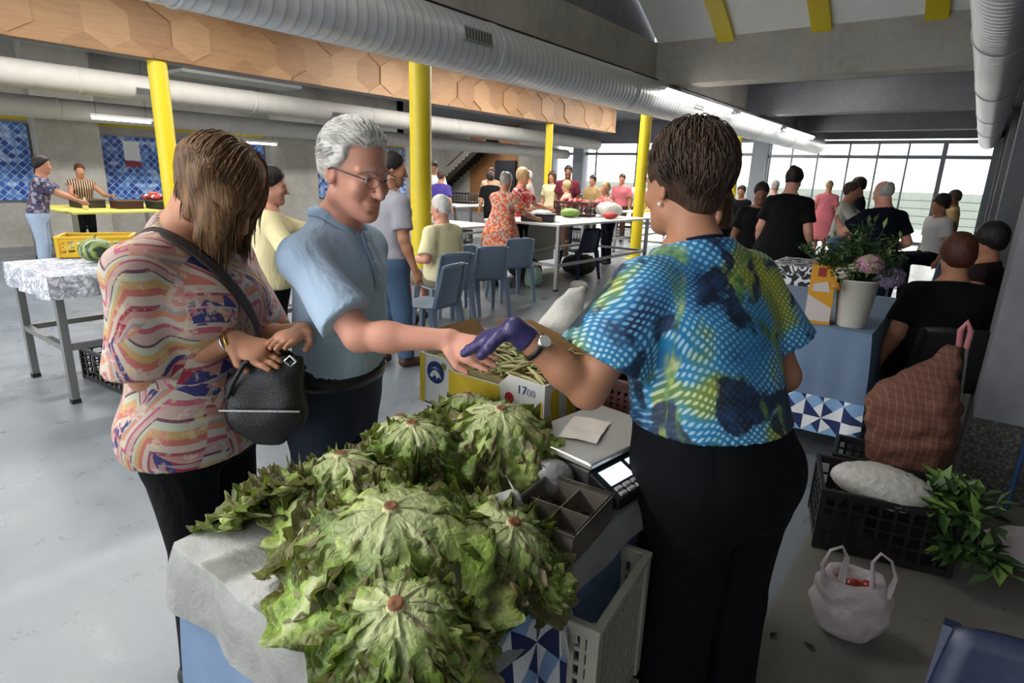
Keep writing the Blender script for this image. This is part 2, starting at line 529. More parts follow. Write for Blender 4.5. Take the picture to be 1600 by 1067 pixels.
    F.prim(p_ell(HP(0, .048, -.085), Q((.045, .040, .034)), Mr), .02)
    F.prim(p_ell(HP(0, .082, -.103), Q((.020, .016, .016)), Mr), .018)
    F.prim(p_cone(HP(-.052, -.01, -.075), HP(0, .06, -.098), .022, .020), .03)
    F.prim(p_cone(HP(.052, -.01, -.075), HP(0, .06, -.098), .022, .020), .03)
    F.prim(p_cone(HP(0, .088, .008), HP(0, .114, -.036), .008 * hs, .0125 * hs), .012)
    for sx in (1, -1):
        F.prim(p_ell(HP(.012 * sx, .100, -.038), Q((.009, .011, .008)), Mr), .006)
        F.prim(p_ell(HP(.040 * sx, .066, -.030), Q((.022, .020, .022)), Mr), .02)
        F.prim(p_cone(HP(.012 * sx, .086, .020), HP(.048 * sx, .068, .020), .011, .009), .012)
        F.prim(p_ell(HP(.078 * sx, -.012, -.012), Q((.0085, .019, .032)), Mr @ Matrix.Rotation(.25 * sx, 4, 'Z')), .006)
    if res <= .0125 or fine:
        for sx in (1, -1):
            F.prim(p_ell(HP(.031 * sx, .094, .002), Q((.015, .012, .010)), Mr), .010, '-')
            F.prim(p_ell(HP(.031 * sx, .0745, .002), Q((.0145, .0145, .0125)), Mr), .004)
            F.prim(p_ell(HP(.087 * sx, -.006, -.006), Q((.006, .010, .018)), Mr), .006, '-')
            F.prim(p_cone(HP(.018 * sx, .100, -.030), HP(.034 * sx, .080, -.066), .0035, .003), .010, '-')
            F.prim(p_ell(HP(.0065 * sx, .1085, -.049), Q((.0035, .005, .003)), Mr), .003, '-')
        F.prim(p_ell(HP(0, .088, -.066), Q((.024, .012, .0065)), Mr), .006)
        F.prim(p_ell(HP(0, .086, -.078), Q((.020, .012, .0070)), Mr), .006)
        F.prim(p_ell(HP(0, .101, -.0715), Q((.023, .010, .0016)), Mr), .004, '-')
        F.prim(p_ell(HP(0, .094, -.090), Q((.016, .006, .004)), Mr), .008, '-')
    F.mesh('body', sk, root, S)
    del F
    ctx = dict(J=J, S=S, root=root, T=T, HP=HP, Mr=Mr, Mh=Mh, secs=secs, g=gg, tz=tz, lean=lean, lo=lo, hi=hi, h=h, AR=AR, hs=hs, bust=bust, fine=fine, seated=seated, Q=Q)
    if top: top_garment(ctx, **top)
    if bottom: bottom_garment(ctx, **bottom)
    if hair: hair_piece(ctx, *hair)
    if shoes: shoe_pair(ctx, shoes)
    return root, ctx

def top_garment(c, mat, sleeve=.6, hem=.93, ease=.016, flare=0.0, amp=.004, seed=1, zneck=1.455, name='shirt', open_neck=None, sl_flare=.02, res=None, dress=None, vneck=None, collar=None, fold=(9, 3)):
    J, S, T = c['J'], c['S'], c['T']
    tz = c['tz']; lo = list(c['lo']); hi = list(c['hi'])
    h = (res / S) if res else c['h']
    lo = [q - .08 for q in lo[:2]] + [max(.0, (hem if dress is None else dress) + tz - .05)]
    F = Field(lo, hi, h)
    secs = [list(q) for q in c['secs']]
    for q in secs:
        z = q[0] - tz
        if z < 1.2: k = flare * (1.2 - z) / .3; q[3] += k; q[4] += k
    z0 = secs[0][0]
    if hem < .8 or dress is not None:
        zz = (dress if dress is not None else hem) + tz
        base = secs[2]; sp = flare + .02
        secs = [q for q in secs if q[0] >= base[0]]
        secs.insert(0, [zz - .03, 0, base[2], base[3] + sp, base[4] + sp + .01]); secs.insert(1, [(zz + base[0]) / 2, 0, base[2], base[3] + sp * .6, base[4] + sp * .6])
    F.prim(p_loft([tuple(q) for q in secs], ease), .01)
    if c['bust']:
        for sx in (1, -1): F.prim(p_ell(T(.075 * sx, .085, 1.265), (.07 + ease, .07 * c['bust'] + ease, .075 + ease)), .06)
    ra, rb = c['AR']['ra'], c['AR']['rb']
    for sd in 'RL':
        sh, el, wr = J['sh' + sd], J['el' + sd], J['wr' + sd]
        F.prim(p_ell(sh, (.056 + ease, .055 + ease, .050 + ease)), .05); F.prim(p_cone(T(0, -.02, 1.450), sh, .044 + ease, .046 + ease), .04)
        if sleeve <= 0: continue
        if sleeve <= 1:
            F.prim(p_cone(sh, sh.lerp(el, sleeve), ra + ease, (ra + (rb - ra) * sleeve) + ease + sl_flare, cut=True), .02)
        else:
            F.prim(p_cone(sh, el, ra + ease, rb + ease + .006), .03)
            F.prim(p_cone(el, el.lerp(wr, min(sleeve - 1, .98)), rb + ease + .006, c['AR']['rd'] + ease + .006, cut=True), .012)
    F.prim(p_cone(T(0, -.012, 1.42), T(0, .0, zneck + .02), .075 * (.6 + .4 * c['g']), .062 * (.6 + .4 * c['g'])), .03)
    if amp: F.disp(folds(seed, *fold), amp)
    F.plane((0, 0, (dress if dress is not None else hem) + tz), (0, 0, -1))
    p = T(0, 0, zneck); F.plane(p, (0, .28 if vneck is None else vneck, 1))
    if open_neck:
        F.prim(p_ell(T(0, .09, zneck - open_neck * .5), (open_neck * .55, .09, open_neck)), .01, '-')
    o = F.mesh(name, mat, c['root'], S)
    return o

def bottom_garment(c, mat, top=.98, ease=.012, leg=1.0, name='trousers', seed=2, amp=.003, skirt=False, res=None, lw=.0, flare=.0):
    J, S = c['J'], c['S']; tz = c['tz']
    lo = [q - .08 for q in c['lo'][:2]] + [0.0]; hi = [q + .08 for q in c['hi'][:2]] + [top + tz + .05]
    F = Field(lo, hi, (res / S) if res else c['h'])
    F.prim(p_loft([q for q in c['secs'] if q[0] - tz < 1.15], ease), .01)
    if skirt:
        b = c['secs'][2]
        z1 = .93 + tz; zb = z1 - skirt
        F.prim(p_loft([(zb, 0, b[2], b[3] + flare, b[4] + flare + .02), ((zb + z1) / 2, 0, b[2], b[3] + flare * .7 + .01, b[4] + flare * .7 + .02), (z1, 0, b[2], b[3] + ease, b[4] + ease)], ease), .03)
        F.disp(folds(seed, 11, 1), amp * 2)
        F.plane((0, 0, zb), (0, 0, -1))
    else:
        for sd in 'RL':
            hp, k, a = J['hip' + sd], J['kn' + sd], J['an' + sd]
            F.prim(p_cone(hp, k, .088 * c['g'] ** .7 + ease, .062 + ease + lw), .05)
            if leg > .55:
                F.prim(p_cone(k, k.lerp(a, min(1, (leg - .5) * 2)), .062 + ease + lw, .046 + ease + lw, cut=True), .02)
        F.disp(folds(seed, 8, 4), amp)
    F.plane((0, 0, top + tz), (0, 0, 1))
    return F.mesh(name, mat, c['root'], S)

def shoe_pair(c, mat):
    for sd in 'RL':
        a = c['J']['an' + sd]; S = c['S']
        F = Field([a.x - .07, a.y - .12, -.01], [a.x + .07, a.y + .24, .13], max(.008, min(c['h'], .014)))
        sx = 1 if sd == 'R' else -1
        F.prim(p_cone(a + Vector((0, -.025, -.038)), a + Vector((.01 * sx, .13, -.055)), .046, .040), .02)
        F.prim(p_cone(a + Vector((0, -.01, -.02)), a + Vector((0, 0, .01)), .044, .042), .02)
        F.plane((0, 0, .002), (0, 0, -1)); F.plane((0, 0, a.z + .012), (0, 0, 1))
        F.mesh('shoe', mat, c['root'], S)

def hair_piece(c, style, colr):
    HP, Mr, S, Q, hs = c['HP'], c['Mr'], c['S'], c['Q'], c['hs']
    mat = HAIR[colr] if isinstance(colr, str) else colr
    ctr = Vector(HP(0, 0, 0)); m = .2 + (.2 if style in ('long',) else .1 if style in ('bob', 'bobcut') else 0)
    h = min(c['h'], .016) if not c['fine'] else .0055
    F = Field([ctr[i] - m for i in range(3)], [ctr[i] + (.2 if i < 2 else .19) for i in range(3)], h)
    up = Mr.to_3x3() @ Vector((0, 0, 1)); fw = Mr.to_3x3() @ Vector((0, 1, 0))
    th = .014
    F.prim(p_ell(HP(0, -.022, .036), Q((.077 + th, .098 + th, .092 + th)), Mr), .01)
    if style in ('short', 'crop'):
        F.prim(p_ell(HP(0, -.07, -.01), Q((.072, .05, .075)), Mr), .03)
        F.plane(HP(0, .062, .055), tuple(fw * .80 - up * .6), .01)      # hairline at the forehead and temples
        F.plane(HP(0, 0, -.075 if style == 'short' else -.05), tuple(-up), .01)
    elif style == 'recede':
        F.prim(p_ell(HP(0, -.06, -.01), Q((.070, .052, .075)), Mr), .03)
        F.plane(HP(0, .058, .080), tuple(fw * .85 - up * .53), .01)
        F.plane(HP(0, 0, -.06), tuple(-up - fw * .25), .01)
        for sx in (1, -1):
            F.prim(p_ell(HP(.085 * sx, .018, -.035), Q((.03, .034, .05)), Mr), .01, '-')
            F.prim(p_ell(HP(.062 * sx, .070, .065), Q((.034, .040, .030)), Mr), .01, '-')
    elif style == 'cap':
        F.prim(p_ell(HP(0, -.06, -.01), Q((.070, .052, .075)), Mr), .03)
        F.plane(HP(0, .066, .058), tuple(fw * .85 - up * .53), .01)
        F.plane(HP(0, 0, -.06), tuple(-up - fw * .25), .01)
        for sx in (1, -1): F.prim(p_ell(HP(.085 * sx, .018, -.035), Q((.03, .034, .05)), Mr), .01, '-')
    elif style == 'crown':
        F.prim(p_ell(HP(0, -.055, .055), Q((.095, .102, .100)), Mr), .03)
        F.prim(p_ell(HP(0, -.070, -.03), Q((.062, .048, .075)), Mr), .03)
        F.plane(HP(0, .085, .050), tuple(fw * .80 - up * .60), .02)
        F.plane(HP(0, 0, -.095), tuple(-up - fw * .1), .01)
        for sx in (1, -1): F.prim(p_ell(HP(.085 * sx, .030, -.045), Q((.04, .045, .06)), Mr), .01, '-')
    elif style == 'bobcut':
        F.prim(p_ell(HP(0, -.028, .03), Q((.096, .114, .10)), Mr), .02)
        dn = (up * -1.0 + Vector((0, 0, -1)) * .9).normalized()
        for (x, y, L) in ((.080, .06, .20), (.088, .02, .17), (.088, -.03, .13), (.07, -.075, .10), (-.080, .06, .20), (-.088, .02, .17), (-.088, -.03, .13), (-.07, -.075, .10), (.03, -.10, .09), (-.03, -.10, .09)):
            p0 = Vector(HP(x * .92, y, .02)); F.prim(p_cone(p0, p0 + dn * L * .8, .030, .016), .03)
    elif style == 'bald':
        F.plane(HP(0, -.01, .02), tuple(fw * .6 + up * .8), .01)
        F.plane(HP(0, 0, -.06), tuple(-up), .01)
    elif style == 'bun':
        F.prim(p_ell(HP(0, -.11, .085), Q((.042, .042, .042)), Mr), .01)
        F.plane(HP(0, .060, .06), tuple(fw * .8 - up * .6), .01)
        F.plane(HP(0, 0, -.06), tuple(-up + fw * .4), .01)
    elif style == 'full':   # short layered women's cut
        F.prim(p_ell(HP(0, -.045, .04), Q((.093, .098, .105)), Mr), .03)
        F.prim(p_ell(HP(0, -.075, -.02), Q((.078, .055, .08)), Mr), .03)
        F.plane(HP(0, .082, .03), tuple(fw * .85 - up * .5), .015)
        F.plane(HP(0, 0, -.085), tuple(-up), .02)
    elif style in ('bob', 'long'):
        L = .16 if style == 'bob' else .28
        for sx in (1, -1):
            F.prim(p_cone(HP(.066 * sx, -.01, .03), tuple(Vector(HP(.078 * sx, -.02, 0)) + Vector((0, 0, -L * .8))), .042, .032), .03)
        F.prim(p_cone(HP(0, -.075, .02), tuple(Vector(HP(0, -.085, 0)) + Vector((0, 0, -L))), .065, .05), .04)
        F.prim(p_ell(HP(0, .085, -.05), Q((.058, .06, .105)), Mr), .02, '-')
    r = random.Random(int(ctr.x * 1000 + ctr.z * 77))
    a1, a2 = r.uniform(0, 6), r.uniform(0, 6)
    F.disp(lambda X, Y, Z: np.sin(X * 90 + a1 + 3 * np.sin(Z * 20)) * .5 + np.sin(Y * 80 + a2 + 3 * np.sin(Z * 17)) * .5, .003)
    return F.mesh('hair', mat, c['root'], S)
# ---------------------------------------------------------------- the hall
def concrete(name, a, b, scale=1.2, rough=.8, bump=.25):
    t = NT(name); n = t.noise(scale, detail=8, rough=.62); n2 = t.noise(scale * 9, detail=3)
    f = t.math('ADD', t.math('MULTIPLY', n, .75), t.math('MULTIPLY', n2, .25))
    t.bump(t.noise(45, detail=5), bump, .006)
    return t.done(t.ramp(f, [(.32, srgb(a)), (.68, srgb(b))]), rough)
M_conc = concrete('concrete', '96928a', 'b8b4ab')
M_concd = concrete('concrete_dark', '62636a', '808287')
M_white = concrete('ceiling_plaster', 'e4e4df', 'efefeb', .6, .9, .08)
M_yel = plain('yellow_paint', 'd0ba1e', .38, 0, .05)
def floor_mat():
    t = NT('floor_resin'); n = t.noise(.7, detail=7, rough=.6, dist=.4); n2 = t.noise(5, detail=5, rough=.7)
    f = t.math('ADD', t.math('MULTIPLY', n, .65), t.math('MULTIPLY', n2, .35))
    c = t.ramp(f, [(.3, srgb('5e646a')), (.5, srgb('70767c')), (.7, srgb('80868b'))])
    sp = t.ramp(t.noise(38, detail=2), [(.66, 0), (.72, 1)])
    c = t.mix(t.math('MULTIPLY', sp, .10), c, srgb('5d6268'))
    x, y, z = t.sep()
    # a darker, warmer grey strip on the right hand side of the hall
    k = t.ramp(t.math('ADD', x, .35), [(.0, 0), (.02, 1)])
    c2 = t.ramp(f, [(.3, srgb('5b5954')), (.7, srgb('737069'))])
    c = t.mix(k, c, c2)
    t.bump(t.noise(14, detail=6), .05, .004)
    return t.done(c, t.ramp(n2, [(.3, .24), (.7, .40)]), Specular_IOR_Level=.45)
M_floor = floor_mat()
def galv(name):
    t = NT(name); x, y, z = t.sep()
    rib = t.wave(3.2, t.comb(t.math('ADD', y, t.math('MULTIPLY', z, .15)), 0, 0), 0, 1, 'X')
    n = t.noise(5, detail=4)
    c = t.mix(n, srgb('bcbec0'), srgb('dcdedf'))
    c = t.mix(t.ramp(rib, [(.86, 0), (.98, .45)]), c, srgb('85888b'))
    t.bump(rib, .25, .01)
    return t.done(c, t.ramp(n, [(.3, .36), (.7, .46)]), .45)
M_galv = galv('galvanised_spiral')
M_steel = plain('brushed_steel', '9c9c99', .34, .85, .1, 12)
M_alu = plain('aluminium_frame', '71757a', .4, .5, .06)
M_black = plain('black_rubber', '141416', .6)

struct = lambda o: tag(o, kind='structure')
XB = -4.35
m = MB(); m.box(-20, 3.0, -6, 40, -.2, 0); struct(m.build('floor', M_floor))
# right hand wall and its row of pillars
m = MB(); m.box(1.15, 1.35, -6, 21, 0, 4.6); struct(m.build('wall_right', M_concd))
def plinth_mat():
    t = NT('terrazzo_plinth'); v = t.vor(60); n = t.noise(3)
    c = t.ramp(v, [(.1, srgb('77766f')), (.35, srgb('4c4b48')), (.8, srgb('2f2f2e'))])
    return t.done(c, .6)
M_pl = plinth_mat()
for i, y in enumerate((3.78, 8.4, 13.0, 17.6)):
    r = MB(); r.box(.185, 1.15, y, y + .5, .42, 3.6)
    o = struct(r.build('pillar', M_concd)); 
    r = MB(); r.box(.175, 1.15, y - .01, y + .51, 0, .42); r.build('plinth', M_pl, o)
# crosswise concrete beams, arched bays, yellow ribs
ys = [0.2, 9.27, 13.9, 18.4]
for i, y in enumerate(ys):
    m = MB(); m.box(XB, 1.3, y, y + .45, 2.98, 3.62); struct(m.build('crossbeam', M_conc if i < 2 else M_concd))
bays = [(-6.0, .2, .9), (.65, 9.27, 1.15), (9.72, 13.9, .42), (14.35, 18.4, .36), (18.85, 21.2, .1)]
for bi, (a, b, rise) in enumerate(bays):
    vs = []; fs = []; N = 24
    for i in range(N + 1):
        t_ = i / N; y = a + (b - a) * t_; z = 3.58 + rise * (1 - abs(2 * t_ - 1) ** 2.4)
        for x in (XB, 1.3): vs += [(x, y, z), (x, y, z + .12)]
    for i in range(N):
        q = i * 4
        fs += [(q, q + 4, q + 6, q + 2), (q + 1, q + 3, q + 7, q + 5), (q, q + 1, q + 5, q + 4), (q + 2, q + 6, q + 7, q + 3)]
    struct(mesh_obj('ceiling', vs, fs, M_white if bi < 2 else M_concd, smooth=False))
    if bi == 1:
        for x in (-3.3, -2.05, -.8, .4):
            mm = MB(); pts = []
            for i in range(N + 1):
                t_ = i / N; pts.append((x, a + (b - a) * t_, 3.50 + rise * (1 - abs(2 * t_ - 1) ** 2.4)))
            for i in range(N):
                (x0, y0, z0), (x1, y1, z1) = pts[i], pts[i + 1]; w = .12
                mm.add([(x0 - w, y0, z0), (x0 + w, y0, z0), (x0 + w, y0, z0 + .09), (x0 - w, y0, z0 + .09), (x0 - w, y1, z1), (x0 + w, y1, z1), (x0 + w, y1, z1 + .09), (x0 - w, y1, z1 + .09)],
                       [(0, 1, 2, 3), (4, 7, 6, 5), (0, 4, 5, 1), (3, 2, 6, 7), (0, 3, 7, 4), (1, 5, 6, 2)])
            struct(mm.build('ceiling_rib', M_yel))
    # arched spandrel above the long beam
    vs = []; fs = []
    for i in range(N + 1):
        t_ = i / N; y = a + (b - a) * t_; z = 3.60 + rise * (1 - abs(2 * t_ - 1) ** 2.4)
        vs += [(XB - .05, y, 3.55), (XB - .05, y, z + .1), (XB - .30, y, 3.55), (XB - .30, y, z + .1)]
    for i in range(N):
        q = i * 4; fs += [(q, q + 1, q + 5, q + 4), (q + 2, q + 6, q + 7, q + 3), (q + 1, q + 3, q + 7, q + 5)]
    struct(mesh_obj('spandrel', vs, fs, M_concd))
m = MB(); m.box(XB - .42, XB, -6, 21.0, 3.06, 3.58); struct(m.build('long_beam', M_conc))
m = MB(); m.tube([(XB + .03, 1, 3.02), (XB + .03, 20, 3.02)], .012, 6); m.tube([(XB + .06, 1, 3.06), (XB + .06, 20, 3.06)], .01, 6); tag(m.build('conduit', M_black), 'thin dark conduit running along the foot of the long concrete beam', 'conduit')
# left part of the hall: flat ceiling, walls
m = MB(); m.box(-20, XB - .30, -6, 21.2, 3.62, 3.75); struct(m.build('ceiling', M_concd))
def tile_mat():
    t = NT('blue_tiles'); x, y, z = t.sep(); v = t.comb(y, z, 0)
    s = 10
    r1 = t.map((s, s, 1), (0, 0, R(45)), v=v)
    ck = t.n.new('ShaderNodeTexChecker'); ck.inputs['Scale'].default_value = 1.0; t.L(r1, ck.inputs[0])
    cell = t.vor(1.0, r1, rand=0, out=1)
    wn = t.n.new('ShaderNodeTexWhiteNoise'); t.L(cell, wn.inputs[0])
    base = t.ramp(wn.outputs[0], [(0, srgb('1f3f8e')), (.3, srgb('2c57a8')), (.55, srgb('3f74c0')), (.8, srgb('6d9bd6')), (.95, srgb('a9c3e6'))])
    e = t.vor(1.0, r1, 'DISTANCE_TO_EDGE', rand=0)
    c = t.mix(t.ramp(e, [(.02, 1), (.10, 0)]), base, srgb('b9cbe6'))
    c = t.mix(t.math('MULTIPLY', ck.outputs[1], .35), c, srgb('223f7e'))
    return t.done(c, .35)
M_tile = tile_mat()
m = MB(); m.box(-14.3, -14.05, -6, 13.0, 0, 3.62); struct(m.build('wall_left', M_conc))
m = MB(); m.box(-14.05, -14.0, -2, 13.0, 2.26, 2.42); struct(m.build('trim_1', M_yel))
for y0, y1, zt in ((-1.5, 3.75, 2.2), (4.86, 8.38, 2.08), (9.72, 13.0, 2.24)):
    m = MB(); m.box(-14.05, -13.98, y0, y1, .85, zt); struct(m.build('wall_tile_panel', M_tile))
for y0, y1 in ((3.80, 4.82), (8.42, 9.68)):
    m = MB(); m.box(-14.05, -13.7, y0, y1, 0, 3.62); struct(m.build('wall_column', M_conc))
m = MB(); m.box(-20, -14.05, 12.75, 13.0, 0, 3.62); struct(m.build('wall_return', M_conc))
m = MB(); m.box(-20.2, -20, 13, 21.2, 0, 3.62); struct(m.build('wall_far_left', M_conc))
# far wall with the stair, wood lining and glazing
def wood_mat(name, a, b, rot=0, sc=1, axis='yz'):
    t = NT(name); x, y, z = t.sep(); v = t.comb(y, z, 0) if axis == 'yz' else t.comb(x, z, 0)
    v = t.map((1.2 * sc, 14 * sc, 1), (0, 0, rot), v=v)
    n = t.noise(2.2, v, 5, .6, 1.2); n2 = t.noise(3, t.obj(), 3)
    f = t.math('ADD', t.math('MULTIPLY', n, .7), t.math('MULTIPLY', n2, .3))
    t.bump(n, .12, .003)
    return t.done(t.ramp(f, [(.3, srgb(a)), (.7, srgb(b))]), .55)
m = MB(); m.box(-20, -18.4, 21, 21.2, 0, 3.62); m.box(-15.7, -14.0, 21, 21.2, 0, 3.62); struct(m.build('wall_back', M_conc))
m = MB(); m.box(-18.4, -15.7, 21, 21.2, 0, 3.62); struct(m.build('wall_wood_lining', wood_mat('oak_lining', '7a5230', 'a87444', R(90), 1, 'xz')))
st = thing('staircase', 'dark stair flight rising against the wood lined back wall', 'stairs', (-18.4, 20.2, 0))
mm = MB()
for k in range(14): mm.box(-1.2 + k * .2, -1.0 + k * .2 + .02, 0, .75, 1.05 + k * .14, 1.13 + k * .14 + .06)
mm.build('treads', plain('stair_dark', '26201c', .6), st)
mm = MB()
a = Vector((-1.2, 0, .95)); b = Vector((1.6, 0, 2.93))
mm.add([a + Vector((0, -.04, -.12)), b + Vector((0, -.04, -.12)), b + Vector((0, -.04, .12)), a + Vector((0, -.04, .12)), a + Vector((0, 0, -.12)), b + Vector((0, 0, -.12)), b + Vector((0, 0, .12)), a + Vector((0, 0, .12))], [(0, 1, 2, 3), (5, 4, 7, 6), (0, 4, 5, 1), (3, 2, 6, 7), (0, 3, 7, 4), (1, 5, 6, 2)])
mm.box(-1.25, -1.1, -.04, .75, 0, 1.1)
mm.build('stringer', plain('stair_dark', '26201c', .6), st)
mm = MB(); mm.tube([(-.6, -.06, 1.9), (1.6, -.06, 3.4)], .03, 8); mm.build('handrail', plain('rail_brown', '5a3a28', .5), st)
m = MB(); m.box(-16.9, -15.8, 20.9, 21.0, 0, 2.2); struct(m.build('door_1', plain('dark_door', '23272e', .5)))
def window_bank(n, x0, x1, y, z1, trans, posts, fw=.05):
    m = MB()
    m.box(x0, x1, y - .06, y + .06, z1, z1 + .1); m.box(x0, x1, y - .06, y + .06, trans - .05, trans + .05)
    m.box(x0, x1, y - .05, y + .05, 0, .08)
    for p in posts: m.box(p - fw * .5, p + fw * .5, y - .05, y + .05, 0, z1)
    o = struct(m.build('window_%d' % n, M_alu))
    return o
window_bank(1, -14.0, -6.1, 21.05, 2.86, 2.49, (-13.95, -12.0, -10.3, -8.6, -7.2))
m = MB(); m.box(-12.92, -12.45, 20.8, 21.2, 0, 3.0); m.box(-6.1, -5.66, 20.7, 21.2, 0, 3.6); m.box(-14.1, -13.85, 20.8, 21.2, 0, 3.2); struct(m.build('wall_piers', plain('pier_grey', '8d9298', .7)))
window_bank(2, -5.66, .05, 21.05, 2.80, 2.44, (-5.6, -4.95, -4.2, -3.35, -2.6, -1.85))
m = MB(); m.box(-1.06, -.94, 20.98, 21.12, 0, 2.8); m.box(.05, 1.2, 20.9, 21.2, 0, 3.6); struct(m.build('door_2', M_alu))
m = MB(); m.box(-14, 1.2, 20.9, 21.2, 2.94, 3.7); struct(m.build('wall_lintel', M_concd))
def glass_mat():
    t = NT('window_glass'); t.n.remove(t.p)
    a = t.n.new('ShaderNodeBsdfTransparent'); g = t.n.new('ShaderNodeBsdfGlossy'); g.inputs['Roughness'].default_value = .03
    mx = t.n.new('ShaderNodeMixShader'); lw = t.n.new('ShaderNodeLayerWeight'); lw.inputs[0].default_value = .15
    t.L(t.math('MULTIPLY', lw.outputs[0], .5), mx.inputs[0]); t.L(a.outputs[0], mx.inputs[1]); t.L(g.outputs[0], mx.inputs[2]); t.L(mx.outputs[0], t.out.inputs[0])
    return t.m
M_glass = glass_mat()
m = MB(); m.box(-13.9, -6.1, 21.04, 21.06, .08, 2.86); struct(m.build('window_3', M_glass))
m = MB(); m.box(-5.62, .05, 21.04, 21.06, .08, 2.8); struct(m.build('window_4', M_glass))
# outside: pavement and the white building over the street
m = MB(); m.box(-30, 14, 21.3, 45, -.25, .01); struct(m.build('ground', plain('pavement', 'a8a6a0', .9)))
bl = thing('building', 'white building with grey base across the street outside the glazing', 'building', (-6, 29, 0))
m = MB(); m.box(-22, 16, 0, 3, 1.45, 9); m.build('facade', plain('white_render', 'f2f1ec', .9, 0, .03), bl)
m = MB(); m.box(-22, 16, -.05, 3, 0, 1.45)
for k in range(4): m.box(-22, 16, -.08, 0, .25 + k * .3, .29 + k * .3)
m.build('base', plain('grey_base', '5c625b', .9, 0, .06), bl)
m = MB(); m.box(1.9, 2.9, -.04, .1, .1, 5); m.build('downpipe', plain('pale_panel', 'd9d2bf', .9), bl)
m = MB(); m.box(6.9, 7.25, -.04, .1, 2.6, 3.2); m.build('window', plain('blue_grey_glass', '5f7480', .3), bl)
# ducts
def duct(label, x, z, r, y0, y1, grilles, mat=M_galv):
    t = thing('air_duct', label, 'duct', (x, y0, z))
    n = 40; L = y1 - y0; vs = []; fs = []
    rings = int(L / .5) + 1
    mb = MB()
    for i in range(rings + 1):
        y = L * i / rings
        for k in range(n): q = 2 * PI * k / n; vs.append((r * math.cos(q), y, r * math.sin(q)))
    for i in range(rings):
        for k in range(n): fs.append((i * n + k, (i + 1) * n + k, (i + 1) * n + (k + 1) % n, i * n + (k + 1) % n))
    mb.add(vs, fs, 0, True); mb.add(vs[:n], [tuple(range(n))]); mb.add(vs[-n:], [tuple(reversed(range(n)))])
    mb.build('duct_shell', mat, t)
    for i in range(1, int(L / 3)):
        mj = MB(); y = i * 3
        vv = [(rr * math.cos(2 * PI * k / n), yy, rr * math.sin(2 * PI * k / n)) for rr, yy in ((r + .001, y - .02), (r + .010, y - .012), (r + .010, y + .012), (r + .001, y + .02)) for k in range(n)]
        mj.add(vv, [(j * n + k, (j + 1) * n + k, (j + 1) * n + (k + 1) % n, j * n + (k + 1) % n) for j in range(3) for k in range(n)], 0, True)
        mj.build('joint_band', mat, t)
    for (y, ang) in grilles:
        M = Matrix.Rotation(R(ang), 4, 'Y'); M.translation = Vector((0, y - y0, 0))
        g = MB(); g.box(r - .02, r + .012, -.2, .2, -.06, .06, 0, M); go = g.build('grille', M_steel, t)
        g = MB()
        for k in range(9): g.box(r + .010, r + .016, -.18 + k * .042, -.162 + k * .042, -.045, .045, 0, M)
        g.build('grille_slots', plain('slot_dark', '3a3c3e', .6), go)
    return t
duct('big silver spiral air duct crossing the hall above the customers', -4.2, 2.75, .25, -4, 20.6, [(4.6, -8), (10.2, -8), (15.6, -8)])
duct('silver air duct under the ceiling at the right wall', -.10 + .02, 2.78, .21, .3, 19.5, [])
duct('upper white air duct in front of the tiled wall', -12.0, 2.83, .21, -5, 21, [(5, 20), (9, 20)], plain('duct_white', 'a9a6a0', .7, 0))
duct('lower white air duct beside the tiled wall', -13.1, 2.44, .18, -5, 20.6, [], plain('duct_pale', 'b4b2ae', .7, 0))
# yellow steel posts
def post(label, x, y, r, z1):
    t = thing('steel_post', label, 'post', (x, y, 0), 0, 'yellow posts of the hall')
    m = MB(); m.tube([(0, 0, 0), (0, 0, z1)], r, 24); m.build('shaft', M_yel, t)
    m = MB(); m.box(-r * 1.6, r * 1.6, -r * 1.6, r * 1.6, 0, .015); m.build('foot_plate', M_yel, t)
    return t
post('thick yellow post rising beside the seated man in the cream shirt', -5.3, 5.17, .125, 3.05)
post('yellow post half hidden behind the vendor, left of her face', -5.4, 11.3, .11, 3.05)
post('yellow post showing just right of the back of the vendor\'s head', -5.4, 17.0, .10, 3.05)
post('yellow post under the wooden fascia above the customer with bobbed hair', -8.32, 3.66, .11, 2.775)
post('thin yellow post under the far end of the wooden fascia', -8.32, 12.3, .085, 2.775)
m = MB(); m.box(-5.7, XB - .35, 4.8, 5.5, 3.30, 3.60); struct(m.build('post_bracket', M_yel))
# hexagon clad wooden fascia
def clip(poly, f):
    out = []
    for i in range(len(poly)):
        a, b = poly[i], poly[(i + 1) % len(poly)]; da, db = f(a), f(b)
        if da >= 0: out.append(a)
        if (da >= 0) != (db >= 0):
            t_ = da / (da - db); out.append((a[0] + (b[0] - a[0]) * t_, a[1] + (b[1] - a[1]) * t_))
    return out
fa = thing('wooden_fascia', 'long wooden fascia of interlocking hexagon boards under the ceiling', 'fascia', (-8.2, 0, 0))
WD = [wood_mat('oak_a', '84603c', '99744c', R(8), .8), wood_mat('oak_b', '7c5836', '906a45', R(66), .8), wood_mat('oak_c', '8e6a44', 'a27e58', R(-58), .8)]
FY0, FY1, FZ0, FZ1, HR = -2.0, 15.3, 2.78, 3.52, .27
rnd = random.Random(4)
m = MB()
m.box(-.12, -.01, FY0, FY1, FZ0, FZ1, 0)
row = 0; z = FZ0 - .1
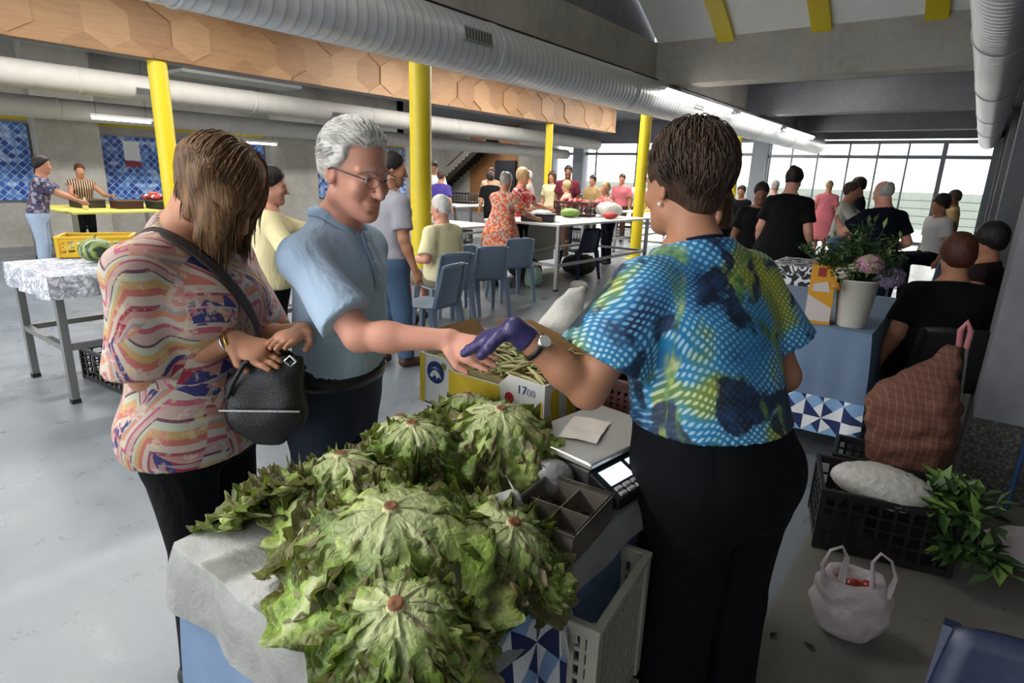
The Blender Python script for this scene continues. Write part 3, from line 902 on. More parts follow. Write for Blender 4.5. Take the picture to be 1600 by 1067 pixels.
while z < FZ1 + HR * 2:
    y = FY0 - HR + (row % 2) * HR * math.sqrt(3) / 2
    while y < FY1 + HR * 2:
        poly = [(y + HR * math.sin(PI / 3 * k), z + HR * math.cos(PI / 3 * k)) for k in range(6)]
        for f in (lambda p: p[0] - FY0, lambda p: FY1 - p[0], lambda p: p[1] - FZ0, lambda p: FZ1 - p[1]):
            if poly: poly = clip(poly, f)
        if len(poly) >= 3:
            d = rnd.choice((.0, .0, .0, .012, .018, .024)); n = len(poly)
            A = [(-.011, p[0], p[1]) for p in poly]; B = [(.004 + d, p[0], p[1]) for p in poly]
            m.add(A + B, [tuple(range(n, 2 * n))[::-1]] + [(i, (i + 1) % n, n + (i + 1) % n, n + i) for i in range(n)], rnd.choice((0, 1, 2)))
        y += HR * math.sqrt(3)
    z += HR * 1.5; row += 1
o = m.build('hexagon_boards', WD, fa)
m = MB(); m.box(-.3, -.1, FY0, FY1, FZ0 + .0, 3.60); m.build('carrier_beam', M_concd, fa)
# lamps
M_tube = emit('lamp_tube', (1, .97, .92), 12)
def tube_lamp(label, x, y, z, L, rz=0, group=None, W=0, drop=0.0):
    t = thing('tube_lamp', label, 'lamp', (x, y, z), rz, group)
    m = MB(); m.box(-.05, .05, -L / 2, L / 2, .0, .05); m.build('housing', plain('lamp_white', 'd8d8d4', .4), t)
    m = MB(); m.tube([(0, -L / 2 + .03, -.02), (0, L / 2 - .03, -.02)], .022, 10); m.build('tube', M_tube, t)
    if drop:
        m = MB()
        for y_ in (-L * .4, L * .4): m.tube([(0, y_, .05), (0, y_, .05 + drop)], .004, 5); m.build('suspension_wire', M_black, t); m = MB()
    return t
tube_lamp('lit tube lamp hanging before the blue tiles, left of the bobbed hair', -12.4, 4.75, 2.32, 1.0, drop=1.25)
tube_lamp('lit tube lamp between the two concrete columns of the tiled wall', -13.4, 7.9, 2.12, 1.0, drop=.13)
tube_lamp('lit tube lamp showing left of the grey haired man\'s head', -13.4, 10.6, 2.16, 1.0, drop=.09)
tube_lamp('lit ceiling tube between the two yellow ribs of the vault', -2.55, 5.9, 4.1, .8, drop=.3)

for k, y in enumerate((10.0, 13.4, 16.8)):
    tube_lamp(('nearest', 'middle', 'farthest')[k] + ' of the three lit tubes strung along the right side of the big silver duct', -3.86, y, 2.80, 3.0, group='tubes beside the duct')
m = MB(); m.box(-13.4, -12.6, 6.0, 8.6, 3.30, 3.36); struct(m.build('ceiling_panel', plain('panel_white', 'd6d8d2', .5)))
# ---------------------------------------------------------------- garments of the three people at the stall
def tunic_mat():
    t = NT('ethnic_print'); x, y, z = t.sep()
    w = t.noise(3, detail=2, col=True); wx, wy, wz = t.sep(w)
    vc = t.vor(5.5, t.map((1, 1, .8)), out=1); p1, p2, p3 = t.sep(vc)
    sg = t.math('SUBTRACT', t.math('MULTIPLY', t.math('GREATER_THAN', p1, .5), 2), 1)
    s = t.math('ADD', t.math('MULTIPLY', x, .8), t.math('MULTIPLY', y, .75))
    zig = t.math('PINGPONG', t.math('ADD', s, p2), .05)
    dg = t.math('ADD', t.math('MULTIPLY', z, .75), t.math('ADD', t.math('MULTIPLY', zig, 1.1), t.math('MULTIPLY', t.math('MULTIPLY', s, sg), .75)))
    dg = t.math('ADD', dg, t.math('ADD', t.math('MULTIPLY', wx, .03), p3))
    f = t.math('FRACT', t.math('MULTIPLY', dg, 6.2))
    c = t.ramp(f, [(0, srgb('b07f76')), (.10, srgb('8e4650')), (.14, srgb('b8a698')), (.25, srgb('b06458')), (.33, srgb('b0905e')), (.42, srgb('a9ac98')),
                   (.50, srgb('62384e')), (.53, srgb('ae948c')), (.66, srgb('a85466')), (.72, srgb('b3aa9e')), (.82, srgb('b57a60')), (.90, srgb('85878e')), (.94, srgb('b59e92'))], 'CONSTANT')
    # little triangles in some of the bands
    tr = t.math('PINGPONG', s, .014); tf = t.math('FRACT', t.math('MULTIPLY', dg, 33))
    tm = t.math('GREATER_THAN', t.math('MULTIPLY', tr, 70), tf)
    band = t.ramp(t.math('FRACT', t.math('MULTIPLY', dg, 2.1)), [(0, 0), (.30, 1), (.42, 0), (.70, 1), (.76, 0)], 'CONSTANT')
    c = t.mix(t.math('MULTIPLY', tm, band), c, t.mix(t.math('GREATER_THAN', wz, .52), srgb('2f2f66'), srgb('8e2338')))
    bl = t.noise(22, detail=5, rough=.7)
    c = t.mix(t.ramp(bl, [(.54, 0), (.60, .7)]), c, t.ramp(t.noise(40), [(.4, srgb('cbb27a')), (.5, srgb('c7c2b4')), (.6, srgb('c56f78'))]))
    t.bump(t.noise(9, detail=4), .25, .02)
    return t.done(c, .75)
def blouse_mat():
    t = NT('blue_floral_print')
    w = t.noise(4.5, detail=2, col=True)
    v = t.n.new('ShaderNodeMix'); v.data_type = 'VECTOR'; v.inputs[0].default_value = .09; t.L(t.obj(), v.inputs[4]); t.L(w, v.inputs[5])
    x, y, z = t.sep(v.outputs[1])
    a = t.math('ADD', t.math('MULTIPLY', x, .9), t.math('ADD', t.math('MULTIPLY', z, .7), t.math('MULTIPLY', y, .6)))
    b = t.math('SUBTRACT', t.math('MULTIPLY', z, .8), t.math('ADD', t.math('MULTIPLY', x, .7), t.math('MULTIPLY', y, -.5)))
    ca = t.math('SINE', t.math('MULTIPLY', a, 430)); cb = t.math('SINE', t.math('MULTIPLY', b, 430))
    ck = t.math('MULTIPLY', t.math('ADD', ca, 1), t.math('ADD', cb, 1))
    ckr = t.ramp(t.math('MULTIPLY', ck, .25), [(.12, 0), (.6, 1)])
    big = t.noise(5.0, t.map(loc=(3, 1, 2)), 2, .5)
    base = t.ramp(big, [(.34, srgb('0e2a52')), (.42, srgb('1c6a9c')), (.50, srgb('1478a6')), (.56, srgb('4f7a4a')), (.64, srgb('7f8a2e'))])
    lite = t.ramp(big, [(.36, srgb('6aa6c8')), (.5, srgb('a9cfe0')), (.57, srgb('c5cf9a')), (.66, srgb('c3bf55'))])
    amt = t.ramp(t.noise(3.2, t.map(loc=(8, 4, 0)), 2), [(.36, .15), (.5, .95)])
    c = t.mix(t.math('MULTIPLY', ckr, amt), base, lite)
    nv = t.noise(7.5, t.map(loc=(1, 7, 3)), 3, .55, .5)
    c = t.mix(t.ramp(nv, [(.52, 0), (.57, .95)]), c, t.ramp(t.noise(30), [(.4, srgb('070f24')), (.7, srgb('16345a'))]))
    gr = t.noise(6.0, t.map(sc=(1, 1, .5), loc=(5, 2, 9)), 3, .6, 1.0)
    c = t.mix(t.ramp(gr, [(.56, 0), (.63, .85)]), c, t.ramp(t.noise(22), [(.35, srgb('2c5a33')), (.55, srgb('6f9a4f')), (.7, srgb('bfc560'))]))
    t.bump(t.noise(8, detail=4), .3, .02)
    return t.done(c, .6)
def cotton(name, hexc, var=.07, k=.2):
    t = NT(name); c = srgb(hexc); n = t.noise(4, detail=3)
    w = t.noise(3.2, t.map((1.6, 1.6, .9)), 3, .55, 1.4)
    t.bump(t.math('ADD', t.math('MULTIPLY', w, 1.0), t.math('MULTIPLY', t.noise(420), .03)), .55, .035)
    return t.done(t.mix(n, tuple(v * (1 - var) for v in c), tuple(min(1, v * (1 + var)) for v in c)), .9, 0, Specular_IOR_Level=.2)
def denim(name, hexc):
    t = NT(name); c = srgb(hexc); n = t.noise(3, detail=4); f = t.noise(300, t.map((1, 1, .3)), 2)
    q = t.mix(n, tuple(v * .7 for v in c), tuple(min(1, v * 1.35) for v in c)); q = t.mix(t.math('MULTIPLY', f, .3), q, tuple(min(1, v * 1.9) for v in c))
    t.bump(t.noise(6, detail=3), .3, .02); return t.done(q, .85)
M_tunic = tunic_mat(); M_blouse = blouse_mat(); M_polo = cotton('blue_polo', 'abc0d6'); M_jean = denim('dark_denim', '151c2b')
M_pantb = cotton('black_trousers', '050506'); M_navy = cotton('navy_trousers', '05060c'); M_shoe = plain('dark_shoe', '1d1a18', .5)
M_gold = plain('gold_metal', 'c9a24c', .3, 1); M_silver = plain('silver_metal', 'c4c4c2', .25, 1)
def eyes(ctx, iris='3c5a70', glasses=False, brow='8d8880'):
    HP, S, root, Mr = ctx['HP'], ctx['S'], ctx['root'], ctx['Mr']
    for sx in (1, -1):
        c = Vector(HP(.031 * sx, .0765, .002)) * S
        m = MB(); r = .0122
        M = Matrix.Translation(c) @ Mr.to_4x4()
        m.lathe([(r * math.sin(a * PI / 10), -r * math.cos(a * PI / 10)) for a in range(11)], 16, 0, M=M)
        m.lathe([(.0001, 0), (.0052, -.0002), (.0054, -.002)], 14, 1, M=M @ Matrix.Translation((0, .0124, -.0012)) @ Matrix.Rotation(R(-90), 4, 'X'))
        m.build('eye', [plain('eye_white', 'cfc8c0', .25), plain('iris_' + iris, iris, .2)], root)
        m = MB()
        m.tube([Vector(HP(x * sx, y, z)) * S for x, y, z in ((.014, .100, .021), (.028, .098, .027), (.042, .089, .026), (.052, .076, .019))], [.0032, .0042, .0036, .002], 7, flat=.7)
        m.build('eyebrow', plain('brow_' + brow, brow, .8, bump=.8, bscale=400), root)
def head_curve(ctx, pts): return [Vector(ctx['HP'](*p)) * ctx['S'] for p in pts]

# ---- the man in the light blue polo shirt
man, cm = person('grey haired man with rimless glasses and light blue polo shirt reaching over the table', (-1.505, 1.075, 0), 20, 1.685, .95, lean=.10, head=(-20, -16, 0),
    arms={'R': (-1.00, 1.06, 1.150), 'L': (-1.60, 1.22, .90)}, hands={'R': ((.8, .1, -.16), (.15, .75, -.6), .75, -1)}, elbow_hint={'R': (.1, -.35, -.8)},
    res=.008, fine=True, skin='ruddy', hair=('recede', 'white'), belly=.05, headfwd=.03,
    top=dict(mat=M_polo, sleeve=.80, hem=1.01, ease=.012, amp=.004, seed=4, zneck=1.475, sl_flare=.022, vneck=.55, name='polo_shirt', fold=(12, 5)),
    bottom=dict(mat=M_jean, top=1.04, ease=.010, lw=.012, name='jeans'), shoes=M_shoe)
eyes(cm, '55636c')
def collar(ctx, mat, open_=.03, name='collar', z=1.462):
    T, S = ctx['T'], ctx['S']; vs = []; n = 26; g = .6 + .4 * ctx['g']
    for i in range(n + 1):
        a = R(-90 + 18) + R(324) * i / n if False else R(90 + 14) + R(332) * i / n
        for k, (r, dz) in enumerate(((.066, .004), (.070, .036), (.094, .002 - (.03 if i in (0, n) else 0)), (.089, .0))):
            x, y = math.cos(a) * r * g, math.sin(a) * r * g * 1.05
            p = Vector(T(x, y - .008, z + dz + (.020 if math.sin(a) < .2 else .020 - .055 * max(0, math.sin(a)))))
            vs.append(p * S)
    fs = [(i * 4 + k, i * 4 + k + 1, i * 4 + 5 + k, i * 4 + 4 + k) for i in range(n) for k in range(3)]
    o = mesh_obj(name, vs, fs, mat, ctx['root'], True)
    sd = o.modifiers.new('thick', 'SOLIDIFY'); sd.thickness = .0035
    ss = o.modifiers.new('sub', 'SUBSURF'); ss.levels = ss.render_levels = 2
    return o
collar(cm, cotton('blue_collar', '9db4cc'))
# glasses
g = MB()
for sx in (1, -1):
    pts = [(.032 * sx + .021 * math.cos(a * PI / 9), .112 - .12 * abs(.032 * sx + .021 * math.cos(a * PI / 9)) ** 1.3, -.001 + .0145 * math.sin(a * PI / 9)) for a in range(19)]
    g.tube(head_curve(cm, pts), .0008, 6)
    g.tube(head_curve(cm, [(.053 * sx, .101, .006), (.070 * sx, .085, .010), (.083 * sx, .02, .008), (.085 * sx, -.005, .006), (.084 * sx, -.03, -.01)]), [.0016, .002, .002, .002, .0018], 6)
g.tube(head_curve(cm, [(-.011, .111, .004), (0, .118, .006), (.011, .111, .004)]), .001, 6)
go = g.build('glasses', plain('glasses_frame', '3b3a3c', .3, .6), man)
for sx in (1, -1):
    l = MB(); c0 = [(.032 * sx, .1115 - .12 * .032 ** 1.3, -.001)] + [(.032 * sx + .020 * math.cos(a * PI / 9), .112 - .12 * abs(.032 * sx + .020 * math.cos(a * PI / 9)) ** 1.3, -.001 + .0138 * math.sin(a * PI / 9)) for a in range(18)]
    l.add(head_curve(cm, c0), [(0, i, i % 18 + 1) for i in range(1, 19)]); l.build('lens', M_glass, go)
# placket and buttons, belt
T, S = cm['T'], cm['S']
b = MB(); sx0 = .20
b.tube([Vector(T(0, .158, 1.05)) * S] * 1 + [Vector(T(0, .158, 1.05)) * S], .001, 4)
b = MB()
zs = [.975 + tz_ for tz_ in (0, .035)]
n = 36
def ring(ctx, z, e, sc=1.0):
    out = []
    zs_ = [q[0] for q in ctx['secs']]
    f = lambda i: float(smooth_interp(np.array([z]), zs_, [q[i] for q in ctx['secs']])[0])
    cx, cy, rx, ry = f(1), f(2), f(3) + e, f(4) + e
    for k in range(n):
        a = 2 * PI * k / n; c_, s_ = math.cos(a), math.sin(a); q = (abs(c_) ** 2.3 + abs(s_) ** 2.3) ** (-1 / 2.3)
        out.append(Vector((cx + rx * q * c_, cy + ry * q * s_, z)) * ctx['S'])
    return out
def belt(ctx, z0, z1, e, mat, name='belt'):
    m = MB(); A = ring(ctx, z0, e) + ring(ctx, z1, e)
    m.add(A, [(i, (i + 1) % n, n + (i + 1) % n, n + i) for i in range(n)], 0, True); o = m.build(name, mat, ctx['root'])
    s = o.modifiers.new('t', 'SOLIDIFY'); s.thickness = .004
    return o
def front_strip(ctx, z0, z1, e, w, mat, name, kk=10):
    vs = []
    for i in range(kk):
        z = z0 + (z1 - z0) * i / (kk - 1); p = ring(ctx, z, e)[9]; vs += [p + Vector((-w, 0, 0)), p + Vector((w, 0, 0))]
    o = mesh_obj(name, vs, [(2 * i, 2 * i + 1, 2 * i + 3, 2 * i + 2) for i in range(kk - 1)], mat, ctx['root'], True); o.modifiers.new('t', 'SOLIDIFY').thickness = .003; return o
pk = front_strip(cm, 1.27, 1.435, .017, .016, cotton('blue_collar', '9db4cc'), 'placket')
for z in (1.30, 1.35, 1.40):
    p = ring(cm, z, .021)[9]; m = MB(); m.lathe([(.0001, .0015), (.0055, .0015), (.0055, 0)], 12, 0, M=frame_M(p, (1, 0, 0), (0, 1, .1))); m.build('button', plain('button_pale', 'c9cdd2', .4), pk)
belt(cm, .972, 1.004, .013, plain('belt_leather', '17120f', .45))

# ---- the customer with the bobbed brown hair
cus, cc = person('woman with brown bobbed hair and pink patterned tunic looking down at her handbag', (-1.66, .73, 0), 27, 1.66, 1.10, lean=.05, head=(10, -46, 0),
    arms={'R': (-1.45, .745, 1.125), 'L': (-1.39, .91, 1.13)}, hands={'R': ((.85, .25, -.22), (.1, .5, -.8), .9, -1), 'L': ((.35, -.7, .0), (0, -.2, -1), .5)}, elbow_hint={'R': (-.3, -.25, -1)},
    res=.008, fine=True, skin='tan', hair=('bobcut', 'bob'), bust=1.2, belly=.03, headfwd=-.005,
    top=dict(mat=M_tunic, sleeve=.92, hem=.83, ease=.018, flare=.03, amp=.006, seed=9, zneck=1.475, sl_flare=.04, vneck=.75, name='tunic'),
    bottom=dict(mat=M_pantb, top=.98, ease=.012, lw=-.004, name='leggings'), shoes=M_shoe)
eyes(cc, '3a2a1c', brow='2c1d14')
# ---- the stallholder seen from behind
ven, cv = person('stallholder with short brown hair in blue and yellow-green print blouse, back turned', (-.385, 1.395, 0), 157, 1.665, 1.27, lean=.33, head=(0, -8, 0),
    arms={'L': (-.79, 1.06, 1.215), 'R': (-.56, 1.62, 1.08)}, hands={'L': ((-.6, -.1, -.30), (-.5, 0, -.9), .5, 1), 'R': ((-.8, 0, -.3), (0, 0, -1), .5)}, elbow_hint={'L': (.05, -.1, -1), 'R': (.6, .15, -1)},
    res=.008, fine=True, skin='tan', hair=('crown', 'brown'), bust=1.1, belly=.03, headfwd=.028, headsc=.98,
    top=dict(mat=M_blouse, sleeve=.70, hem=1.04, ease=.022, flare=.012, amp=.007, seed=14, zneck=1.475, sl_flare=.05, vneck=.3, name='blouse', fold=(10, 4)),
    bottom=dict(mat=M_navy, top=1.10, ease=.02, lw=.03, name='trousers'), shoes=M_shoe)
eyes(cv, '3a2a1c', brow='2c1d14')
m = MB(); m.tube([Vector(cv['T'](.070 * math.cos(a * PI / 12), -.012 + .072 * math.sin(a * PI / 12), 1.478 - .022 * math.sin(a * PI / 12))) * cv['S'] for a in range(25)], .0075, 8, caps=False); m.build('neckband', cotton('navy_collar', '10182b'), ven)

# ---- combed strands laid over each scalp cap
def strands(ctx, mat, n, mask, flow, length, lift, grav=0.0, jt=.12, w=.0032, seed=1, seg=8, name='hair_strands', C=(0, -.022, .036), E=(.087, .108, .102)):
    r = random.Random(seed); C = Vector(C); E = Vector(E); mb = MB()
    Mr3 = ctx['Mr'].to_3x3(); down = Mr3.transposed() @ Vector((0, 0, -1)); made = 0; tries = 0
    while made < n and tries < n * 8:
        tries += 1
        u = Vector((r.gauss(0, 1), r.gauss(0, 1), r.gauss(0, 1))).normalized()
        if not mask(u): continue
        p = Vector((C.x + u.x * E.x, C.y + u.y * E.y, C.z + u.z * E.z)); L = length(u) * r.uniform(.8, 1.15); ds = L / seg
        d = flow(u, r).normalized(); jit = Vector((r.gauss(0, 1), r.gauss(0, 1), r.gauss(0, 1))) * jt
        lf = lift * r.uniform(.3, 1.2); pts = [p.copy()]
        for k in range(seg):
            q = Vector(((p.x - C.x) / E.x, (p.y - C.y) / E.y, (p.z - C.z) / E.z)); rad = q.length
            nrm = Vector((q.x / E.x, q.y / E.y, q.z / E.z)).normalized()
            if rad < 1.25:
                f = flow(q.normalized(), r); d = (d * .5 + f.normalized() * .5 + jit * .5)
                d = d - nrm * d.dot(nrm) * (1 if d.dot(nrm) < 0 or rad > 1.03 else .3)
            d = (d.normalized() + down * grav * (.15 + .85 * (k / seg))).normalized()
            p = p + d * ds
            q = Vector(((p.x - C.x) / E.x, (p.y - C.y) / E.y, (p.z - C.z) / E.z)); need = 1 + lf / .09 * min(1, (k + 1) / 3)
            if q.length < need:
                q = q.normalized() * need; p = Vector((C.x + q.x * E.x, C.y + q.y * E.y, C.z + q.z * E.z))
            pts.append(p.copy())
        W = w * r.uniform(.7, 1.3)
        mb.tube([Vector(ctx['HP'](*q)) * ctx['S'] for q in pts], [W * (.8 if k == 0 else 1.0 - .8 * (k / seg) ** 3) for k in range(seg + 1)], 4, caps=False, flat=.55)
        made += 1
    return mb.build(name, mat, ctx['root'])
def scalp(front=.55, low=-.55, ear=True):
    def f(u):
        if u.y > .35 and u.z < front + .35 * abs(u.x) * -1: return False
        if u.z < low: return False
        if u.y > 0 and u.z < .12: return False
        if ear and abs(u.x) > .75 and u.z < -.12 and u.y > -.35: return False
        return True
    return f
strands(cm, HAIR['white'], 1500, scalp(.66, -.75), lambda u, r: Vector((u.x * .35, -1, -.45 if u.z < .3 else .0)), lambda u: .055, .007, .05, .12, .0032, 3)
strands(cv, HAIR['brown'], 2600, lambda u: not (u.y > .25 and u.z < .30 + .2 * u.y) and not (u.y > -.45 and u.z < -.05) and u.z > -.8, lambda u, r: Vector((u.x * .6 + r.gauss(0, .25), -.35 + r.gauss(0, .2) + (.5 if u.z > .8 else 0), -.8)), lambda u: .055, .013, .10, .10, .0030, 5, 7, C=(0, -.045, .050), E=(.094, .108, .106))
strands(cc, HAIR['bob'], 3400, lambda u: u.z > .0 or u.y < .3, lambda u, r: Vector((u.x * 1.6 + (.3 if u.x > 0 else -.3), u.y * .9, -.4)), lambda u: .085 + .10 * max(0, u.y + .25) + .05 * max(0, u.z), .010, .8, .04, .0030, 7, 11)
# ---------------------------------------------------------------- the vegetable stall
def cloth_mat(name, base, hemh, cell=.095):
    """light blue cloth with a tile-pattern border along the hem; attribute st = (run, height above hem, 0)"""
    t = NT(name); u, h, _ = t.sep(t.attr('st')[1])
    n = t.noise(6, detail=5); n2 = t.noise(40, detail=3)
    c = t.mix(t.math('ADD', t.math('MULTIPLY', n, .6), t.math('MULTIPLY', n2, .4)), tuple(v * .72 for v in srgb(base)), tuple(min(1, v * 1.22) for v in srgb(base)))
    a = t.math('PINGPONG', u, cell); b = t.math('PINGPONG', h, cell)
    fu = t.math('FLOOR', t.math('DIVIDE', u, cell)); fv = t.math('FLOOR', t.math('DIVIDE', h, cell))
    par = t.math('MODULO', t.math('ABSOLUTE', t.math('ADD', fu, fv)), 2.0)
    d1 = t.math('GREATER_THAN', a, b); d2 = t.math('GREATER_THAN', t.math('ADD', a, b), cell)
    p = t.mix(d1, t.mix(par, srgb('dfe3e6'), srgb('1c2b5c')), t.mix(d2, srgb('7fa6cf'), t.mix(par, srgb('1d2f66'), srgb('e3e6e8'))))
    c = t.mix(t.math('LESS_THAN', h, hemh), c, p)
    t.bump(n, .3, .01)
    return t.done(c, .8)
def draped_cloth(name, x0, x1, y0, y1, z, drop, mat, wave=.012, seed=1, round_=.02, sides=(1, 1, 1, 1), dz=.004):
    """cloth lying on a table and hanging on the chosen sides (front -y, right +x, back +y, left -x)"""
    r = random.Random(seed); vs = []; fs = []; st = []
    per = []
    def seg(ax, ay, bx, by, nx, ny, s):
        L = math.hypot(bx - ax, by - ay); k = max(2, int(L / .03))
        for i in range(k): t_ = i / k; per.append((ax + (bx - ax) * t_, ay + (by - ay) * t_, nx, ny, s))
    seg(x0, y0, x1, y0, 0, -1, 0); seg(x1, y0, x1, y1, 1, 0, 1); seg(x1, y1, x0, y1, 0, 1, 2); seg(x0, y1, x0, y0, -1, 0, 3)
    n = len(per); run = 0; ph = [r.uniform(0, 6) for _ in range(4)]; K = 14; runs = []
    for i, q in enumerate(per):
        runs.append(run); p = per[(i + 1) % n]; run += math.hypot(p[0] - q[0], p[1] - q[1])
    for i, (x, y, nx, ny, s) in enumerate(per):
        dp = drop * sides[s]
        # soften the corner normal
        a, b = per[i - 4], per[(i + 4) % n]; mx, my = nx + a[2] + b[2], ny + a[3] + b[3]; l = math.hypot(mx, my); mx /= l; my /= l
        for k in range(K + 1):
            t_ = k / K; u = runs[i]
            off = .004 + round_ * min(1, t_ * 3) * .3 + wave * t_ ** .7 * (math.sin(u * 21 + ph[0]) + .6 * math.sin(u * 37 + ph[1]) + .5 * math.sin(u * 9 + ph[2])) * (1 if dp > .1 else .3) + wave * 1.4 * t_
            vs.append((x + mx * off, y + my * off, z + dz - dp * t_)); st.append((u, dp * (1 - t_) if dp > .02 else 9, 0))
    for i in range(n):
        j = (i + 1) % n
        for k in range(K): fs.append((i * (K + 1) + k, i * (K + 1) + k + 1, j * (K + 1) + k + 1, j * (K + 1) + k))
    c = len(vs); vs.append(((x0 + x1) / 2, (y0 + y1) / 2, z + dz)); st.append((0, 9, 0))
    for i in range(n): fs.append((c, i * (K + 1), ((i + 1) % n) * (K + 1)))
    o = mesh_obj(name, vs, fs, mat, None, True)
    at = o.data.attributes.new('st', 'FLOAT_VECTOR', 'POINT'); at.data.foreach_set('vector', [q for p in st for q in p])
    s = o.modifiers.new('t', 'SOLIDIFY'); s.thickness = .0022; s.offset = 1
    e = o.modifiers.new('e', 'EDGE_SPLIT'); e.split_angle = R(70)
    return o
M_cloth = cloth_mat('light_blue_cloth', '667c98', .22)
def steel_table(label, x0, x1, y0, y1, h, leg=.02, rail=.35, top_mat=M_steel, group=None, name='market_table', thick=.03):
    t = thing(name, label, 'table', (x0, y0, 0), 0, group)
    w, d = x1 - x0, y1 - y0
    MB().box(0, w, 0, d, h - thick, h).build('tabletop', top_mat, t, .004)
    for x in (.03, w - .03):
        for y in (.03, d - .03):
            lo = MB().box(x - leg, x + leg, y - leg, y + leg, .02, h - thick).build('leg', M_steel, t, .003)
            MB().box(x - leg - .002, x + leg + .002, y - leg - .002, y + leg + .002, 0, .03).build('foot_cap', M_black, lo)
    q = leg * .8
    for y in (.03, d - .03): MB().box(.03 + leg, w - .03 - leg, y - q, y + q, rail - q, rail + q).build('rail', M_steel, t)
    for x in (.03, w - .03): MB().box(x - q, x + q, .03 + leg, d - .03 - leg, rail - q, rail + q).build('rail', M_steel, t)
    return t
TX0, TX1, TY0, TY1, TZ = -1.16, -.53, .45, 2.1, .80
steel_table('steel stall table carrying the pile of lettuces, under a blue cloth', TX0, TX1, TY0, TY1, TZ, .018, .2)
tag(draped_cloth('tablecloth', TX0, TX1, TY0, TY1, TZ, .70, M_cloth, .014, 3), 'light blue cloth with tile-pattern hem draped over the lettuce stall table', 'tablecloth')
M_tcloth = cloth_mat('tile_pattern_cloth', '7fa6cf', 5, .075)
vs = []; fs = []; st = []
for j in range(13):
    for i in range(25):
        u, v = i / 24, j / 12
        vs.append((TX1 + .028 + .008 * math.sin(u * 14) * (.3 + v) + .012 * v, .54 + u * .33 + .02 * v, TZ + .001 - .30 * v * (1 - .15 * math.sin(u * 5)))); st.append((u * .33, .3 * (1 - v), 0))
for j in range(12):
    for i in range(24): q = j * 25 + i; fs.append((q, q + 1, q + 26, q + 25))
o = mesh_obj('cloth_runner', vs, fs, M_tcloth, None, True); a_ = o.data.attributes.new('st', 'FLOAT_VECTOR', 'POINT'); a_.data.foreach_set('vector', [q for p in st for q in p]); o.modifiers.new('t', 'SOLIDIFY').thickness = .002
tag(o, 'blue and white tile patterned cloth hanging at the right edge of the stall', 'cloth')
def film_mat():
    t = NT('plastic_film'); n = t.noise(7, detail=6, rough=.65, dist=.6)
    t.bump(n, .5, .02)
    return t.done(t.ramp(n, [(.35, srgb('787974')), (.65, srgb('949590'))]), .32, 0, Specular_IOR_Level=.6)
M_film = film_mat()
tag(draped_cloth('plastic_sheet', TX0 - .006, TX1 + .006, TY0 - .006, TY1 + .006, TZ + .008, .13, M_film, .010, 8, sides=(1, .55, 1, 1)), 'crinkled greyish plastic sheet spread over the blue cloth under the lettuces', 'plastic sheet')

# ---- lettuces
def leaf_mat():
    t = NT('lettuce_leaf'); a = t.attr('leaf'); u, v, rn = t.sep(a[1])
    au = t.math('ABSOLUTE', u)
    n = t.noise(9, detail=5); n2 = t.noise(26, detail=4, rough=.6)
    blade = t.ramp(t.math('ADD', t.math('MULTIPLY', n2, .6), t.math('MULTIPLY', rn, .4)), [(.22, srgb('40591f')), (.38, srgb('6a8c2f')), (.55, srgb('9dbb50')), (.75, srgb('cddc80'))])
    # side veins
    vv = t.math('ABSOLUTE', t.math('SUBTRACT', t.math('FRACT', t.math('SUBTRACT', t.math('MULTIPLY', v, 9), t.math('MULTIPLY', au, 3.2))), .5))
    vein = t.ramp(vv, [(0, 1), (.09, 0)])
    c = t.mix(t.math('MULTIPLY', vein, .35), blade, srgb('c3cd8c'))
    # net of small blisters
    ve = t.vor(48, t.mix(.06, t.obj(), t.noise(20, col=True)), feat='DISTANCE_TO_EDGE'); c = t.mix(t.ramp(ve, [(.0, .22), (.12, 0)]), c, srgb('b3c077'))
    rib = t.ramp(t.math('ADD', t.math('ADD', au, t.math('MULTIPLY', v, .12)), t.math('MULTIPLY', t.math('SUBTRACT', n, .5), .15)), [(.05, 1), (.22, 0)])
    c = t.mix(t.math('MULTIPLY', rib, .85), c, srgb('cfd2a4'))
    base = t.ramp(t.math('ADD', v, t.math('MULTIPLY', n, .18)), [(.20, 1), (.50, 0)])
    c = t.mix(t.math('MULTIPLY', base, .75), c, srgb('c6cc98'))
    edge = t.math('SQRT', t.math('ADD', t.math('MULTIPLY', t.math('MULTIPLY', au, au), .85), t.math('MULTIPLY', t.math('MULTIPLY', v, v), .75)))
    em = t.ramp(t.math('ADD', edge, t.math('MULTIPLY', t.math('SUBTRACT', n, .5), .75)), [(.70, 0), (.92, 1)])
    purp = t.ramp(t.math('ADD', rn, t.math('MULTIPLY', n, .4)), [(.3, srgb('4a5a22')), (.6, srgb('5e4a2c')), (.9, srgb('583440'))])
    c = t.mix(t.math('MULTIPLY', em, .8), c, purp)
    rot = t.ramp(t.noise(15, t.map(loc=(4, 4, 4)), 4, .7), [(.62, 0), (.70, .7)]); c = t.mix(t.math('MULTIPLY', rot, t.ramp(v, [(.4, 0), (.8, 1)])), c, srgb('6d5a32'))
    t.bump(t.math('ADD', t.math('MULTIPLY', t.ramp(ve, [(0, 0), (.25, 1)]), .35), t.math('MULTIPLY', n2, .9)), .6, .008)
    t.done(c, .42, 0, Subsurface_Weight=.0, Specular_IOR_Level=.4)
    tr = t.n.new('ShaderNodeBsdfTranslucent'); t.L(t.mix(.5, c, srgb('a8c43c')), tr.inputs[0])
    mx = t.n.new('ShaderNodeMixShader'); mx.inputs[0].default_value = .22
    t.L(t.p.outputs[0], mx.inputs[1]); t.L(tr.outputs[0], mx.inputs[2]); t.L(mx.outputs[0], t.out.inputs[0])
    return t.m
M_leaf = leaf_mat()
